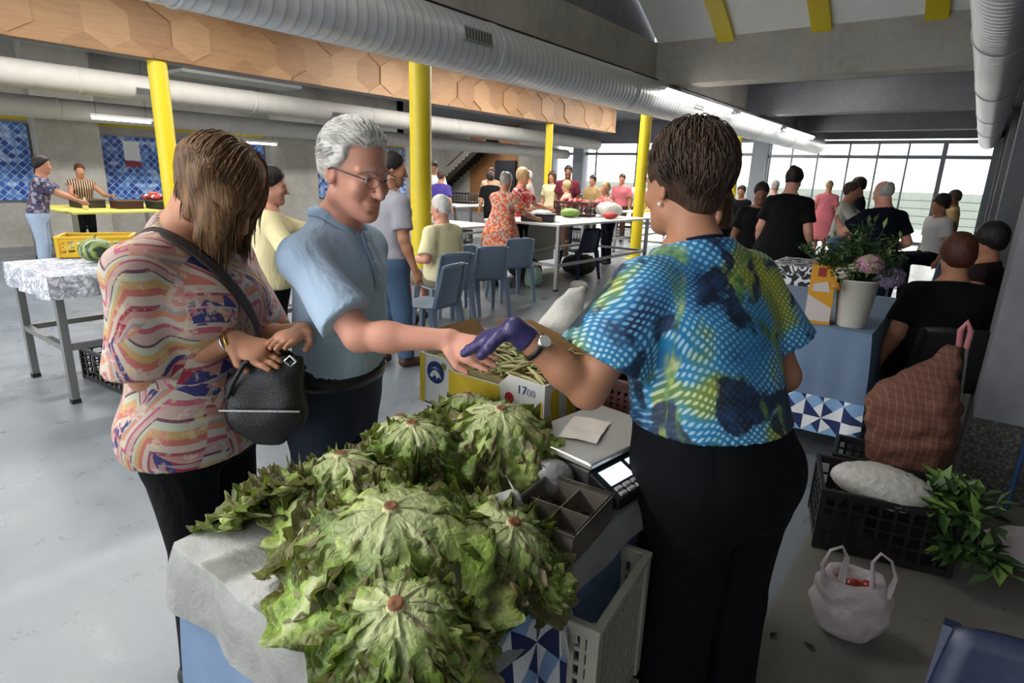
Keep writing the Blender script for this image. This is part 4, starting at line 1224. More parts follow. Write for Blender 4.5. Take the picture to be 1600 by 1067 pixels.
def stump_mat():
    t = NT('cut_stump'); n = t.noise(60, detail=3); return t.done(t.ramp(n, [(.3, srgb('4e2c18')), (.6, srgb('8a5630')), (.8, srgb('a87a4c'))]), .6)
M_stump = stump_mat()
M_stem = plain('lettuce_stem', 'c2bd8c', .5)
def leaf_mesh(vs, fs, at, r, phi, rn, Rr, h, W, drop, NU=23, NV=44, th=1.75, flare=.05, base_r=.012, twist=0):
    b = len(vs); k1 = r.uniform(0, 6.3); k2 = r.uniform(0, 6.3); k3 = r.uniform(0, 6.3); fq = r.uniform(9, 13)
    asym = r.uniform(-.25, .25)
    lob = r.uniform(0, 6.3)
    for j in range(NV + 1):
        for i in range(NU):
            u = 2 * i / (NU - 1) - 1
            v = j / NV * (.60 + .38 * math.sqrt(max(0, 1 - u * u)) - .02 * math.sin(u * 7 + lob)); a = v ** .85 * th
            rr = base_r + (Rr - base_r) * math.sin(min(a, 1.57)) + flare * max(0, v - .72) ** 1.3 * 3
            zz = (h * math.cos(a) if a < 1.57 else -(a - 1.57) * .5 * h) - drop * v * v
            wv = W * (.30 + .70 * math.sin(min(1, v * 1.45) * PI / 2) ** 1.1)
            s = u * wv; ang = phi + twist * v + s / (rr + .045)
            edge = max(max(0, (j / NV - .66) / .34) ** 1.6 * (.4 + .6 * v), abs(u) ** 3.5 * min(1, max(0, v - .15) * 3))
            fr = edge * (.0095 * math.sin(fq * 2.4 * v * (1 if u > 0 else 1.17) + k1 + u * 6) + .0075 * math.sin(fq * 4.3 * v + k2 - 8 * u) + .0075 * math.sin(u * 11 + k3 + v * 12) + .010)
            bl = .0032 * math.sin(u * 9 + k1 + 5 * math.sin(v * 8 + k2)) * math.sin(v * 22 + k3) + .0035 * math.sin(v * 13 + k2 + u * 5)
            cup = .008 * abs(u) ** 3 * min(1, v * 2) + .005 * math.exp(-(u / .10) ** 2) * (1 - v * .8)
            o = fr + bl * min(1, v * 3) + cup
            r2 = rr + o * math.sin(min(a, 1.57)) + .15 * o; z2 = zz + o * math.cos(min(a, 1.57)) * .9 + .45 * fr
            vs.append((r2 * math.cos(ang), r2 * math.sin(ang), max(z2, .001) if drop <= 0 else z2)); at.append((u, v, rn))
    for j in range(NV):
        for i in range(NU - 1):
            q = b + j * NU + i; fs.append((q, q + 1, q + NU + 1, q + NU))
def lettuce(label, loc, Rr, h, seed, tilt=(0, 0), rz=0, n=20, drop=0.0, group='lettuces piled on the stall'):
    r = random.Random(seed)
    t = thing('lettuce', label, 'lettuce', loc, 0, group); t.rotation_euler = (R(tilt[0]), R(tilt[1]), R(rz))
    vs = []; fs = []; at = []
    for i in range(n):
        lay = i / n
        leaf_mesh(vs, fs, at, r, i * 2.39996 + r.uniform(-.25, .25), r.random(), Rr * (1.12 - .30 * lay) * r.uniform(.88, 1.1), h * (.80 + .08 * lay if lay < .58 else .93 + .07 * lay), Rr * (r.uniform(.7, .95) if lay < .58 else r.uniform(.95, 1.2)), drop * r.uniform(.6, 1.2), flare=.04 * (1 - lay * .6) + r.uniform(0, .02), th=r.uniform(1.42, 1.9))
    o = mesh_obj('leaves', vs, fs, M_leaf, t, True)
    a_ = o.data.attributes.new('leaf', 'FLOAT_VECTOR', 'POINT'); a_.data.foreach_set('vector', [q for p in at for q in p])
    m = MB(); m.lathe([(.024, h - .025), (.018, h - .008), (.0145, h + .002), (.0125, h + .007)], 16); m.build('stem', M_stem, t)
    m = MB(); m.lathe([(.0001, h + .006), (.006, h + .0085), (.0125, h + .0075), (.0135, h + .004)], 14); m.build('stem_cut', M_stump, t)
    return t
lettuce('largest lettuce in the middle of the pile, brown cut stem facing up', (-.730, .635, TZ + .035), .175, .148, 11, (5, 4))
lettuce('lettuce at the near table corner, its leaves drooping over the edge', (-.600, .545, TZ + .020), .118, .120, 12, (20, 12), drop=.05)
lettuce('lettuce with pale ribs left behind the largest one', (-.965, .715, TZ + .02), .135, .145, 13, (0, -8))
lettuce('lettuce in front of the yellow cardboard box, at the back of the pile', (-.865, 1.10, TZ + .03), .150, .165, 14, (4, 8))
lettuce('bright green lettuce between the box side lettuce and the largest one', (-.965, .935, TZ + .03), .120, .145, 15, (8, -4))
lettuce('brownish lettuce at the far left of the pile beside the man\'s trousers', (-1.065, .985, TZ + .015), .115, .125, 16, (0, -14))
lettuce('lettuce tucked at the very back between the box and its neighbour', (-1.02, 1.165, TZ + .015), .115, .145, 17, (-6, -6))
lettuce('dark leaved lettuce lying on its side at the left edge of the sheet', (-1.035, .63, TZ + .03), .105, .105, 18, (-24, -52))
lettuce('lettuce with purple edged leaves beside the metal change tray', (-.625, .80, TZ + .015), .115, .115, 19, (0, 22))
def loose_leaf(label, loc, rot, s, seed):
    r = random.Random(seed); vs = []; fs = []; at = []
    leaf_mesh(vs, fs, at, r, 0, .2, .16 * s, .045, .06 * s, .0, flare=.02)
    o = mesh_obj('lettuce_leaf', vs, fs, M_leaf, None, True); o.location = loc; o.rotation_euler = rot
    a_ = o.data.attributes.new('leaf', 'FLOAT_VECTOR', 'POINT'); a_.data.foreach_set('vector', [q for p in at for q in p])
    return tag(o, label, 'leaf')
loose_leaf('loose green leaf at the left end of the pile on the sheet', (-1.03, .585, TZ + .012), (0, 0, R(205)), 1.0, 2)
loose_leaf('loose yellowed leaf at the right table edge beside the tray', (-.60, .80, TZ + .012), (0, 0, R(-5)), .8, 6)
loose_leaf('loose brown-edged leaf lying over the near right edge', (-.64, .66, TZ + .05), (0, R(12), R(-38)), .9, 9)

# ---- cardboard box of beans
bx = thing('cardboard_box', 'open yellow and white cardboard box full of bean pods on the stall', 'box', (-1.375, 1.33, TZ + .012))
M_card = plain('brown_cardboard', '8a6a42', .85); M_cy = plain('yellow_print', 'd9b92c', .6, 0, .04); M_cw = plain('white_print', 'd6d5d0', .6, 0, .04)
bw, bd, bh = .50, .37, .17; th_ = .005
m = MB()
def panel(m, pts, y, mi, yb=None):
    n_ = len(pts); A = [(p[0], y, p[1]) for p in pts]; B = [(p[0], (y + .005) if yb is None else yb, p[1]) for p in pts]
    m.add(A + B, [tuple(range(n_)), tuple(reversed(range(n_, 2 * n_)))] + [(i, n_ + i, n_ + (i + 1) % n_, (i + 1) % n_) for i in range(n_)], mi)
panel(m, [(0, 0), (bw, 0), (bw, bh), (bw - .13, bh + .005), (bw - .17, bh - .035), (.15, bh - .035), (.11, bh), (0, bh)], 0, 1)
m.box(0, bw, bd - .005, bd, 0, bh, 0); m.box(0, .005, .005, bd - .005, 0, bh, 1); m.box(bw - .005, bw, .005, bd - .005, 0, bh, 1); m.box(0, bw, 0, bd, 0, .005, 0)
m.build('box_body', [M_card, M_cw], bx)
fl = MB(); panel(fl, [(.02, bh), (.46, bh), (.44, bh + .07), (.30, bh + .045), (.18, bh + .075), (.03, bh + .055)], bd + .004, 0, bd + .009); fl.build('flap', M_card, bx)
fl = MB(); fl.add([(0, .02, bh), (0, .34, bh), (-.05, .33, bh + .05), (-.06, .05, bh + .04), (.004, .02, bh), (.004, .34, bh), (-.046, .33, bh + .054), (-.056, .05, bh + .044)], [(0, 1, 2, 3), (7, 6, 5, 4), (0, 3, 7, 4), (3, 2, 6, 7), (2, 1, 5, 6), (1, 0, 4, 5)]); fl.build('flap', M_card, bx)
pr = MB()
def flat(m, pts, y=-.0015, mi=0): m.add([(p[0], y, p[1]) for p in pts], [tuple(range(len(pts)))], mi)
flat(pr, [(0, .0), (.022, .0), (.022, bh), (0, bh)]); flat(pr, [(.13, .0), (.36, .0), (.335, bh - .037), (.152, bh - .037), (.09, bh - .04), (.02, 0.0)][:4] + [(.13, bh - .03)])
flat(pr, [(.415, .0), (.495, 0), (.495, .12)]); flat(pr, [(.33, .02), (.41, .0), (.36, .0)])
for k in range(4): pr.add([(bw + .001, .04 + k * .085, .02), (bw + .001, .085 + k * .085, .02), (bw + .001, .07 + k * .085, bh - .02), (bw + .001, .03 + k * .085, bh - .03)], [(0, 1, 2, 3)])
pr.build('yellow_print', M_cy, bx)
def disc(name, mat, x, z, r, parent, y=-.002, sx=1):
    n_ = 28; return mesh_obj(name, [(x + r * sx * math.cos(2 * PI * k / n_), y, z + r * math.sin(2 * PI * k / n_)) for k in range(n_)], [tuple(range(n_))], mat, parent)
lg = disc('round_logo', plain('logo_blue', '1f3168', .5), .072, .115, .038, bx)
w_ = MB(); flat(w_, [(.045, .100), (.058, .118), (.072, .125), (.088, .116), (.099, .098), (.086, .104), (.080, .093), (.070, .108), (.058, .096)], -.0026); w_.build('logo_mark', M_cw, lg)
w_ = MB(); flat(w_, [(.052, .127), (.072, .134), (.092, .127), (.072, .130)], -.0026); w_.build('logo_mark', M_cw, lg)
disc('small_seal', plain('seal_olive', '7d7a3a', .6), .108, .142, .012, bx)
disc('apple_mark', plain('apple_red', 'a3202a', .5), .375, .105, .018, bx, sx=.9)
def text_on(name, body, size, loc, rot, mat, parent, ext=.0006):
    cu = bpy.data.curves.new(name, 'FONT'); cu.body = body; cu.size = size; cu.extrude = ext; cu.align_x = 'LEFT'
    cu.materials.append(mat); tmp = bpy.data.objects.new(name, cu); COL.objects.link(tmp)
    me = bpy.data.meshes.new_from_object(tmp); bpy.data.objects.remove(tmp)
    o = link(bpy.data.objects.new(name, me), parent); o.location = loc; o.rotation_euler = rot
    return o
text_on('printed_number', '17', .036, (.402, -.002, .128), (R(90), 0, 0), plain('print_navy', '28407c', .6), bx)
text_on('printed_number', '00', .030, (.438, -.002, .128), (R(90), 0, 0), plain('print_grey', '8f9bb8', .6), bx)
# bean pods
rb = random.Random(21); m = MB(); M_bean = [plain('bean_pale', 'b9b681', .55), plain('bean_green', '8b9a4f', .55), plain('bean_dry', '9b8a5c', .6)]
for i in range(330):
    cx_, cy_ = rb.uniform(.05, .45), rb.uniform(.035, .335); a = rb.gauss(.2, .8); L = rb.uniform(.09, .14); dx, dy = math.cos(a) * L / 2, math.sin(a) * L / 2
    dome = .148 + .025 * (1 - ((cx_ - .25) / .25) ** 2 - ((cy_ - .18) / .2) ** 2); z = dome + rb.uniform(-.02, .012); tz_ = rb.gauss(0, .012); k = rb.uniform(-.012, .012)
    cl = lambda x, a_, b_: max(a_, min(b_, x))
    pts = [(cl(cx_ + dx * s - dy * k * 8 * (1 - s * s), .014, .486), cl(cy_ + dy * s + dx * k * 8 * (1 - s * s), .014, .356), z + tz_ * s + .008 * (1 - s * s)) for s in (-1, -.5, 0, .5, 1)]
    m.tube(pts, [.0015, .0055, .0062, .0055, .0015], 6, rb.choice((0, 0, 1, 2)), flat=.7)
m.box(.012, bw - .012, .012, bd - .012, .008, .15, 2)
o = m.build('bean_pods', M_bean); o.location = (-1.375, 1.33, TZ + .012)
tag(o, 'heap of pale green bean pods filling the yellow cardboard box', 'beans', kind='stuff')

# ---- plastic crates
def crate(label, loc, rz, w, d, h, mat, name='plastic_crate', cat='crate', group=None, nx=9, nz=4, rot=None):
    t = thing(name, label, cat, loc, rz, group)
    if rot: t.rotation_euler = rot
    m = MB(); T_ = .006
    def wall(a, b, n_):
        a = Vector(a); b = Vector(b); L = (b - a).length; M = frame_M(a, b - a, (0, 0, 1))
        for z in [0, h - .03] : m.box(0, L, -T_, T_, z, z + .03, 0, M)
        for k in range(1, nz):
            z = .03 + (h - .06) * k / nz; m.box(0, L, -T_ * .6, T_ * .6, z - .005, z + .005, 0, M)
        for k in range(n_ + 1):
            x = L * k / n_; m.box(x - .006, x + .006, -T_ * .8, T_ * .8, 0, h - .01, 0, M)
    wall((0, 0, 0), (w, 0, 0), nx); wall((w, 0, 0), (w, d, 0), max(3, int(nx * d / w))); wall((w, d, 0), (0, d, 0), nx); wall((0, d, 0), (0, 0, 0), max(3, int(nx * d / w)))
    m.box(0, w, 0, d, 0, .008)
    for x in (0, w):
        for y in (0, d): m.box(x - .012, x + .012, y - .012, y + .012, 0, h)
    m.build('basket', mat, t)
    r_ = MB()
    for a, b in (((-.014, w + .014), (-.014, .004)), ((-.014, w + .014), (d - .004, d + .014))): r_.box(a[0], a[1], b[0], b[1], h - .012, h + .004)
    r_.box(-.014, .004, 0, d, h - .012, h + .004); r_.box(w - .004, w + .014, 0, d, h - .012, h + .004)
    r_.build('rim', mat, t, .002)
    return t
M_cgrey = plain('crate_grey', '9f9c8e', .5); M_cblk = plain('crate_black', '151517', .45); M_cyel = plain('crate_yellow', 'd2a918', .45); M_cred = plain('crate_dark_red', '3a1512', .5)
crate('pale grey slotted crate standing under the right edge of the stall', (-.528, .87, .385), R(6), .095, .28, .33, M_cgrey, nx=4, nz=8)
crate('pale grey slotted crate under the other one, beside the vendor\'s legs', (-.528, .87, .02), R(6), .095, .28, .33, M_cgrey, nx=4, nz=8)
crate('dark red-brown slotted crate behind the scale', (-.86, 1.52, TZ + .012), 0, .27, .38, .17, M_cred, nx=12, nz=6)

# ---- the scale
sc_ = thing('weighing_scale', 'stainless steel shop scale with lit display beside the vendor', 'scale', (-.69, 1.30, TZ + .012), R(-8))
MB().box(-.105, .10, -.15, .15, .0, .075).build('housing', plain('scale_body', '5b5b59', .4, .5), sc_, .008)
MB().box(-.12, .115, -.165, .165, .085, .10).build('weighing_plate', plain('scale_plate', 'cfcdc8', .30, .55, .04), sc_, .004)
dd = MB(); dd.add([(.115, -.17, .02), (.20, -.17, .02), (.20, .13, .02), (.115, .13, .02), (.115, -.17, .082), (.20, -.17, .045), (.20, .13, .045), (.115, .13, .082)], [(0, 3, 2, 1), (4, 5, 6, 7), (0, 1, 5, 4), (1, 2, 6, 5), (2, 3, 7, 6), (3, 0, 4, 7)])
dp = dd.build('display_unit', plain('scale_black', '1b1b1e', .35), sc_, .003)
M_lcd = emit('lcd_glow', (.62, .80, 1.0), 1.6)
def slope(x): return .082 - (x - .115) * .037 / .085 + .0015
for (ya, yb) in ((-.15, -.06), (-.045, .04)):
    MB().add([(.125, ya, slope(.125)), (.165, ya, slope(.165)), (.165, yb, slope(.165)), (.125, yb, slope(.125))], [(0, 1, 2, 3)]).build('lcd_window', M_lcd, dp)
kk = MB()
for i in range(7):
    for j in range(2): kk.box(.172 + j * .013, .182 + j * .013, -.15 + i * .032, -.128 + i * .032, slope(.172 + j * .013) - .004, slope(.172 + j * .013) + .002)
kk.build('keypad', plain('key_grey', 'a3a3a0', .5), dp)
pp = thing('paper_note', 'creased receipt lying on the steel plate of the scale', 'paper', (-.71, 1.28, TZ + .113), R(15))
vs = []; fs = []
for j in range(9):
    for i in range(7):
        x, y = (i / 6 - .5) * .10, (j / 8 - .5) * .15; vs.append((x, y, .002 + .004 * abs(math.sin(x * 40 + y * 22)) + .003 * abs(math.sin(y * 47))))
for j in range(8):
    for i in range(6): fs.append((j * 7 + i, j * 7 + i + 1, j * 7 + i + 8, j * 7 + i + 7))
mesh_obj('sheet', vs, fs, plain('receipt_paper', 'd9cfc6', .6), pp, True)
# ---- the change tray
tr = thing('metal_tray', 'worn metal change tray with four compartments beside the scale', 'tray', (-.595, .985, TZ + .012), R(5))
M_tray = plain('worn_tin', '7d766b', .42, .55, .3, 14)
W_, D_, H_ = .082, .098, .068
m = MB(); m.box(-W_, W_, -D_, D_, 0, .004)
for a in ((-W_, W_, -D_, -D_ + .003), (-W_, W_, D_ - .003, D_), (-W_, -W_ + .003, -D_, D_), (W_ - .003, W_, -D_, D_)): m.box(a[0], a[1], a[2], a[3], 0, H_)
m.build('shell', M_tray, tr)
m = MB(); m.box(-W_ - .003, W_ + .003, -D_ - .003, -D_ + .004, H_ - .006, H_); m.box(-W_ - .003, W_ + .003, D_ - .004, D_ + .003, H_ - .006, H_); m.box(-W_ - .003, -W_ + .004, -D_, D_, H_ - .006, H_); m.box(W_ - .004, W_ + .003, -D_, D_, H_ - .006, H_); m.build('rim', plain('tin_rim', '8f8b84', .35, .9), tr)
MB().box(-W_, W_, -.0015, .0015, .004, H_ - .012).build('divider', M_tray, tr); MB().box(-.0015, .0015, -D_, D_, .004, H_ - .014).build('divider', M_tray, tr)
mc = MB()
rc = random.Random(3)
for k in range(26):
    x, y = rc.choice((-1, 1)) * rc.uniform(.02, .06), rc.choice((-1, 1)) * rc.uniform(.02, .08); z = .004 + rc.uniform(0, .006)
    mc.lathe([(.0001, 0), (.011, 0), (.011, .002), (.0001, .002)], 12, 0, (x, y, z))
tag(mc.build('coins', plain('coin_copper', '5c4028', .35, .9)), 'dull copper coins lying in the metal change tray', 'coins', kind='stuff').location = (-.595, .985, TZ + .012)
def crumple(name, label, loc, size, seed, mat, cat='plastic bag', amp=.16, flat_=.9, parent=None, res=.012, tilt=None):
    """a limp crumpled film body"""
    r = random.Random(seed); F = Field([-size[0] * 1.3, -size[1] * 1.3, -.02], [size[0] * 1.3, size[1] * 1.3, size[2] * 1.25], res)
    F.prim(p_ell((0, 0, size[2] * .45), (size[0], size[1], size[2] * .5)), .01)
    for k in range(5):
        a = r.uniform(0, 6.3); F.prim(p_ell((size[0] * .5 * math.cos(a), size[1] * .5 * math.sin(a), size[2] * r.uniform(.2, .6)), (size[0] * .55, size[1] * .55, size[2] * .35)), .03)
    q = [r.uniform(0, 6.3) for _ in range(6)]; f = 2.2 / max(size)
    F.disp(lambda X, Y, Z: np.abs(np.sin(X * f * 7 + q[0] + 2 * np.sin(Z * f * 5 + q[1]))) * .5 + np.abs(np.sin(Y * f * 8 + q[2] + 2 * np.sin(X * f * 4 + q[3]))) * .5 + .4 * np.abs(np.sin(Z * f * 9 + q[4] + 3 * np.sin(Y * f * 5 + q[5]))), amp * min(size) * .45)
    F.plane((0, 0, .001), (0, 0, -1))
    return F.mesh(name, mat, parent)
def bag_film(name, hexc, tr_=.35):
    t = NT(name); n = t.noise(22, detail=4, dist=1.0); t.bump(n, .6, .012)
    t.done(t.mix(n, tuple(v * .85 for v in srgb(hexc)), srgb(hexc)), .3, 0, Specular_IOR_Level=.5)
    q = t.n.new('ShaderNodeBsdfTranslucent'); q.inputs[0].default_value = (*srgb(hexc), 1); mx = t.n.new('ShaderNodeMixShader'); mx.inputs[0].default_value = tr_
    t.L(t.p.outputs[0], mx.inputs[1]); t.L(q.outputs[0], mx.inputs[2]); t.L(mx.outputs[0], t.out.inputs[0]); return t.m
M_bagw = bag_film('white_bag_film', 'd8d6d0'); M_bagp = bag_film('pinkish_bag_film', 'cfc4c6'); M_bagg = bag_film('clear_grey_film', 'a9aaa8')
# film wrapped round the tray and hanging over the edge
b = crumple('plastic_bag', '', (0, 0, 0), (.05, .045, .09), 5, M_bagg, res=.006); b.location = (-.70, 1.105, TZ + .012); b.rotation_euler = (0, 0, R(30))
tag(b, 'small grey crumpled plastic bag between the change tray and the scale', 'plastic bag')
vs = []; fs = []; NU_, NV_ = 16, 22; rq = random.Random(8)
for j in range(NV_ + 1):
    t_ = j / NV_
    for i in range(NU_ + 1):
        s = i / NU_ - .5
        x = -.688 + .02 * math.sin(s * 9) + .19 * t_ + .012 * math.sin(t_ * 13 + s * 9); y = .90 + s * (.10 - .055 * t_) - .03 * t_
        z = TZ + .10 + .012 * math.sin(s * 17 + t_ * 6) - (.10 * min(1, t_ * 2.2)) + .018 * math.sin(t_ * 9) * (1 - t_) + .005
        if t_ > .72: z -= (t_ - .72) * .55; x += 0
        vs.append((x, y, z))
for j in range(NV_):
    for i in range(NU_): q = j * (NU_ + 1) + i; fs.append((q, q + 1, q + NU_ + 2, q + NU_ + 1))
o = mesh_obj('plastic_film', vs, fs, M_bagw, None, True); o.modifiers.new('t', 'SOLIDIFY').thickness = .001
tag(o, 'torn whitish plastic film trailing from the change tray over the edge', 'plastic film')
# white pointed bag behind the bean box
F = Field([-.14, -.10, -.02], [.14, .10, .42], .008)
F.prim(p_loft([(0, 0, 0, .10, .07), (.12, 0, 0, .105, .07), (.24, .01, 0, .08, .055), (.31, .03, 0, .045, .03), (.355, .045, 0, .022, .014)], 0, 2.1), .01); F.prim(p_cone((.05, 0, .30), (.075, 0, .365), .02, .008), .02)
F.disp(folds(77, 30, 12), .008); o = F.mesh('paper_bag', bag_film('white_paper', 'eceae2', .2)); o.location = (-1.13, 1.80, TZ + .012); o.rotation_euler = (0, 0, R(35))
tag(o, 'tall white crumpled bag standing behind the box of beans', 'bag')

# ---- what the three people wear and carry
glv = Field([-.2] * 3, [.2] * 3, .006)
def along(a, b, t_): return a + (b - a) * t_
def arm_piece(ctx, sd, t0, t1, r0, r1, name, mat, ext=0.0):
    e, w = ctx['J']['el' + sd], ctx['J']['wr' + sd]; S = ctx['S']
    m = MB(); m.tube([along(e, w, t0) * S, along(e, w, t1) * S], [r0 * S, r1 * S], 20, caps=False, flat=1.0)
    o = m.build(name, mat, ctx['root']); o.modifiers.new('t', 'SOLIDIFY').thickness = .0025; return o
def glove(ctx, sd, hd, nrm, curl, ts, mat):
    inv = Matrix.Rotation(ctx['root'].rotation_euler[2], 3, 'Z').inverted()
    w = ctx['J']['wr' + sd]; d = (inv @ Vector(hd)).normalized(); n_ = inv @ Vector(nrm); n_ = (n_ - d * n_.dot(d)).normalized(); lat = d.cross(n_).normalized() * ts; e_ = .004
    F = Field([q - .16 for q in w], [q + .2 for q in w], .0045)
    el = ctx['J']['el' + sd]; cu = (el - w).normalized()
    F.prim(p_cone(w + cu * .045, w, .034, .031, cut=False), .01)
    F.prim(p_cone(w + d * .02, w + d * .075, .030 + e_, .040 + e_, (n_, .50)), .02)
    for i, (of, ln) in enumerate(((.029, .068), (.010, .076), (-.010, .070), (-.029, .054))):
        p = w + d * (.082 - abs(of) * .25) + lat * of; ang = curl * (.35 + .1 * i); dd_ = d
        for fr, r0 in ((.45, .0095), (.3, .0088), (.25, .0078)):
            ax = Matrix.Rotation(ang, 3, lat * -1 if (lat.cross(d)).dot(n_) > 0 else lat); dd_ = (ax @ dd_).normalized()
            if dd_.dot(n_) < -1e-3: dd_ = (dd_ - n_ * 2 * dd_.dot(n_)).normalized()
            q = p + dd_ * ln * fr; F.prim(p_cone(p, q, r0 + e_, r0 + e_), .006); p = q
    tb = w + d * .028 + lat * .03; t1 = tb + (d * .75 + lat * .55 + n_ * .35).normalized() * .038; t2 = t1 + (d * .95 + lat * .1 + n_ * .4).normalized() * .03
    F.prim(p_cone(tb, t1, .017, .0145), .012); F.prim(p_cone(t1, t2, .0145, .012), .004)
    F.disp(folds(3, 60, 50), .0015)
    F.plane(w + cu * .048, cu)
    return F.mesh('glove', mat, ctx['root'], ctx['S'])
glove(cv, 'L', (-.6, -.1, -.30), (-.5, 0, -.9), .5, 1, plain('purple_nitrile', '37305f', .38, 0, .08, 6, .5, 70))
arm_piece(cv, 'L', .68, .735, .036, .0345, 'watch_strap', plain('strap_black', '161314', .5))
w0 = along(cv['J']['elL'], cv['J']['wrL'], .71); ax = (cv['J']['wrL'] - cv['J']['elL']).normalized()
inv = Matrix.Rotation(ven.rotation_euler[2], 3, 'Z').inverted(); outv = inv @ Vector((.25, -.5, .8)); outv = (outv - ax * outv.dot(ax)).normalized()
wm = frame_M(w0 * cv['S'] + outv * .034, ax, outv); m = MB(); m.lathe([(.0001, .008), (.014, .008), (.017, .004), (.017, -.004)], 20, 0, M=wm); wf = m.build('watch_case', M_silver, ven)
m = MB(); m.lathe([(.0001, .0085), (.0135, .0083)], 20, 0, M=wm); m.build('watch_dial', plain('dial_white', 'dedbd2', .3), wf)
for sx in (1, -1):
    m = MB(); c_ = Vector(cv['HP'](.082 * sx, -.008, -.052)) * cv['S']; m.lathe([(.0001, -.006), (.005, -.003), (.006, 0), (.005, .003), (.0001, .006)], 10, 0, tuple(c_)); m.build('earring', plain('pearl', 'd8d2c8', .2), ven)
for k in range(2): arm_piece(cc, 'R', .90 + k * .05, .925 + k * .05, .031, .030, 'bracelet', M_gold if k else M_silver)
# handbag
hb = thing('handbag', 'black leather handbag hanging from the long strap of the woman in the pink tunic', 'handbag', (-1.385, .785, .85), R(40))
M_lea = plain('black_leather', '0d0c0d', .42, 0, .1, 6, .4, 220)
F = Field([-.17, -.10, -.02], [.17, .10, .30], .007)
F.prim(p_loft([(0.0, 0, 0, .045, .03), (.04, 0, 0, .098, .045), (.12, 0, 0, .112, .05), (.20, .01, 0, .098, .04), (.245, .015, 0, .075, .020)], 0, 3.0), .01); F.disp(folds(5, 22, 9), .006); q_ = F.mesh('bag_body', M_lea, hb); q_.scale = (.9, .9, .95)
m = MB(); m.tube([(-.08, -.045, .14), (-.06, -.052, .18), (-.03, -.05, .23), (.02, -.02, .262), (.06, .02, .24), (.09, .045, .19)], .007, 8); m.build('top_handle', M_lea, hb)
m = MB(); m.tube([(.06, -.02, .23), (.075, -.02, .245), (.09, -.02, .23), (.075, -.02, .215), (.06, -.02, .23)], .0035, 7); m.build('clasp', M_silver, hb)
m = MB(); m.box(-.10, .10, -.056, -.050, .105, .11); m.build('zip', M_silver, hb)
# the strap runs from the bag over the chest to the shoulder and down the back
S = cc['S']; CM = Matrix.Translation(cus.location) @ Matrix.Rotation(cus.rotation_euler[2], 4, 'Z')
pts = [CM @ (Vector(cc['T'](*p)) * S) for p in ((.04, -.155, 1.22), (.07, -.145, 1.34), (.10, -.09, 1.44), (.11, -.02, 1.485), (.10, .06, 1.45), (.075, .15, 1.38), (.04, .215, 1.27), (.0, .225, 1.17))]
pts += [Vector((-1.39, .775, 1.10)), Vector((-1.385, .785, 1.07))]
HM = (Matrix.Translation(hb.location) @ Matrix.Rotation(hb.rotation_euler[2], 4, 'Z')).inverted()
m = MB(); vs = []
P_ = [HM @ p for p in pts]
for i, p in enumerate(P_):
    t_ = (P_[min(i + 1, len(P_) - 1)] - P_[max(i - 1, 0)]).normalized(); out = (P_[i] - HM @ (CM @ (Vector(cc['T'](0, 0, 1.3)) * S))); out = (out - t_ * out.dot(t_)).normalized(); sd = t_.cross(out)
    vs += [p - sd * .014, p + sd * .014]
o = mesh_obj('strap', vs, [(2 * i, 2 * i + 1, 2 * i + 3, 2 * i + 2) for i in range(len(P_) - 1)], plain('strap_brown', '241b1a', .5), hb, True)
q = o.modifiers.new('s', 'SUBSURF'); q.levels = q.render_levels = 2; o.modifiers.new('t', 'SOLIDIFY').thickness = .004
# ---------------------------------------------------------------- chairs
M_chair = plain('chair_blue', '728396', .42, 0, .05); M_chaird = plain('chair_dark_blue', '101b38', .45, 0, .05)
def chair_proto(label, mat, loc, rz, group):
    t = thing('plastic_chair', label, 'chair', loc, rz, group)
    def sheet(fn, nu, nv, name, th):
        vs = [fn(i / nu, j / nv) for j in range(nv + 1) for i in range(nu + 1)]
        fs = [(j * (nu + 1) + i, j * (nu + 1) + i + 1, (j + 1) * (nu + 1) + i + 1, (j + 1) * (nu + 1) + i) for j in range(nv) for i in range(nu)]
        o = mesh_obj(name, vs, fs, mat, t, True); s = o.modifiers.new('t', 'SOLIDIFY'); s.thickness = th; return o
    sheet(lambda u, v: ((u - .5) * (.44 - .04 * v), .21 - v * .41, .44 - .02 * math.sin(PI * u) * math.sin(PI * v) - .012 * v - .03 * max(0, .12 - v) * 4), 10, 10, 'seat', .012)
    sheet(lambda u, v: ((u - .5) * (.40 - .05 * v + .02 * math.sin(PI * v)), -.20 - v * .085 - .03 * (1 - (2 * u - 1) ** 2), .43 + v * .39 - .015 * abs(2 * u - 1) ** 4 * v), 10, 10, 'backrest', .012)
    for sx in (1, -1):
        for y0, y1, z1 in ((.19, .235, .43), (-.19, -.265, .46)):
            vs = []
            for z, x, y, w_, d_ in ((0, .235, y1, .018, .016), (z1 * .5, .222, (y0 + y1) / 2, .026, .02), (z1, .205, y0, .040, .022)):
                for dx, dy in ((-w_, -d_), (w_, -d_), (w_, d_), (-w_, d_)): vs.append((sx * x + dx, y + dy, z))
            fs = [(0, 3, 2, 1), (8, 9, 10, 11)] + [(k * 4 + a, k * 4 + (a + 1) % 4, k * 4 + 4 + (a + 1) % 4, k * 4 + 4 + a) for k in range(2) for a in range(4)]
            o = mesh_obj('leg', vs, fs, mat, t); b_ = o.modifiers.new('b', 'BEVEL'); b_.width = .005; b_.segments = 2
        vs = [(sx * (.205), -.19, .43), (sx * .19, -.285, .80), (sx * .165, -.285, .80), (sx * .165, -.19, .43), (sx * .205, -.22, .43), (sx * .19, -.31, .80), (sx * .165, -.31, .80), (sx * .165, -.22, .43)]
        mesh_obj('side_rail', vs, [(0, 1, 2, 3), (7, 6, 5, 4), (0, 4, 5, 1), (1, 5, 6, 2), (2, 6, 7, 3), (3, 7, 4, 0)], mat, t)
    return t
CG = 'blue plastic chairs of the hall'
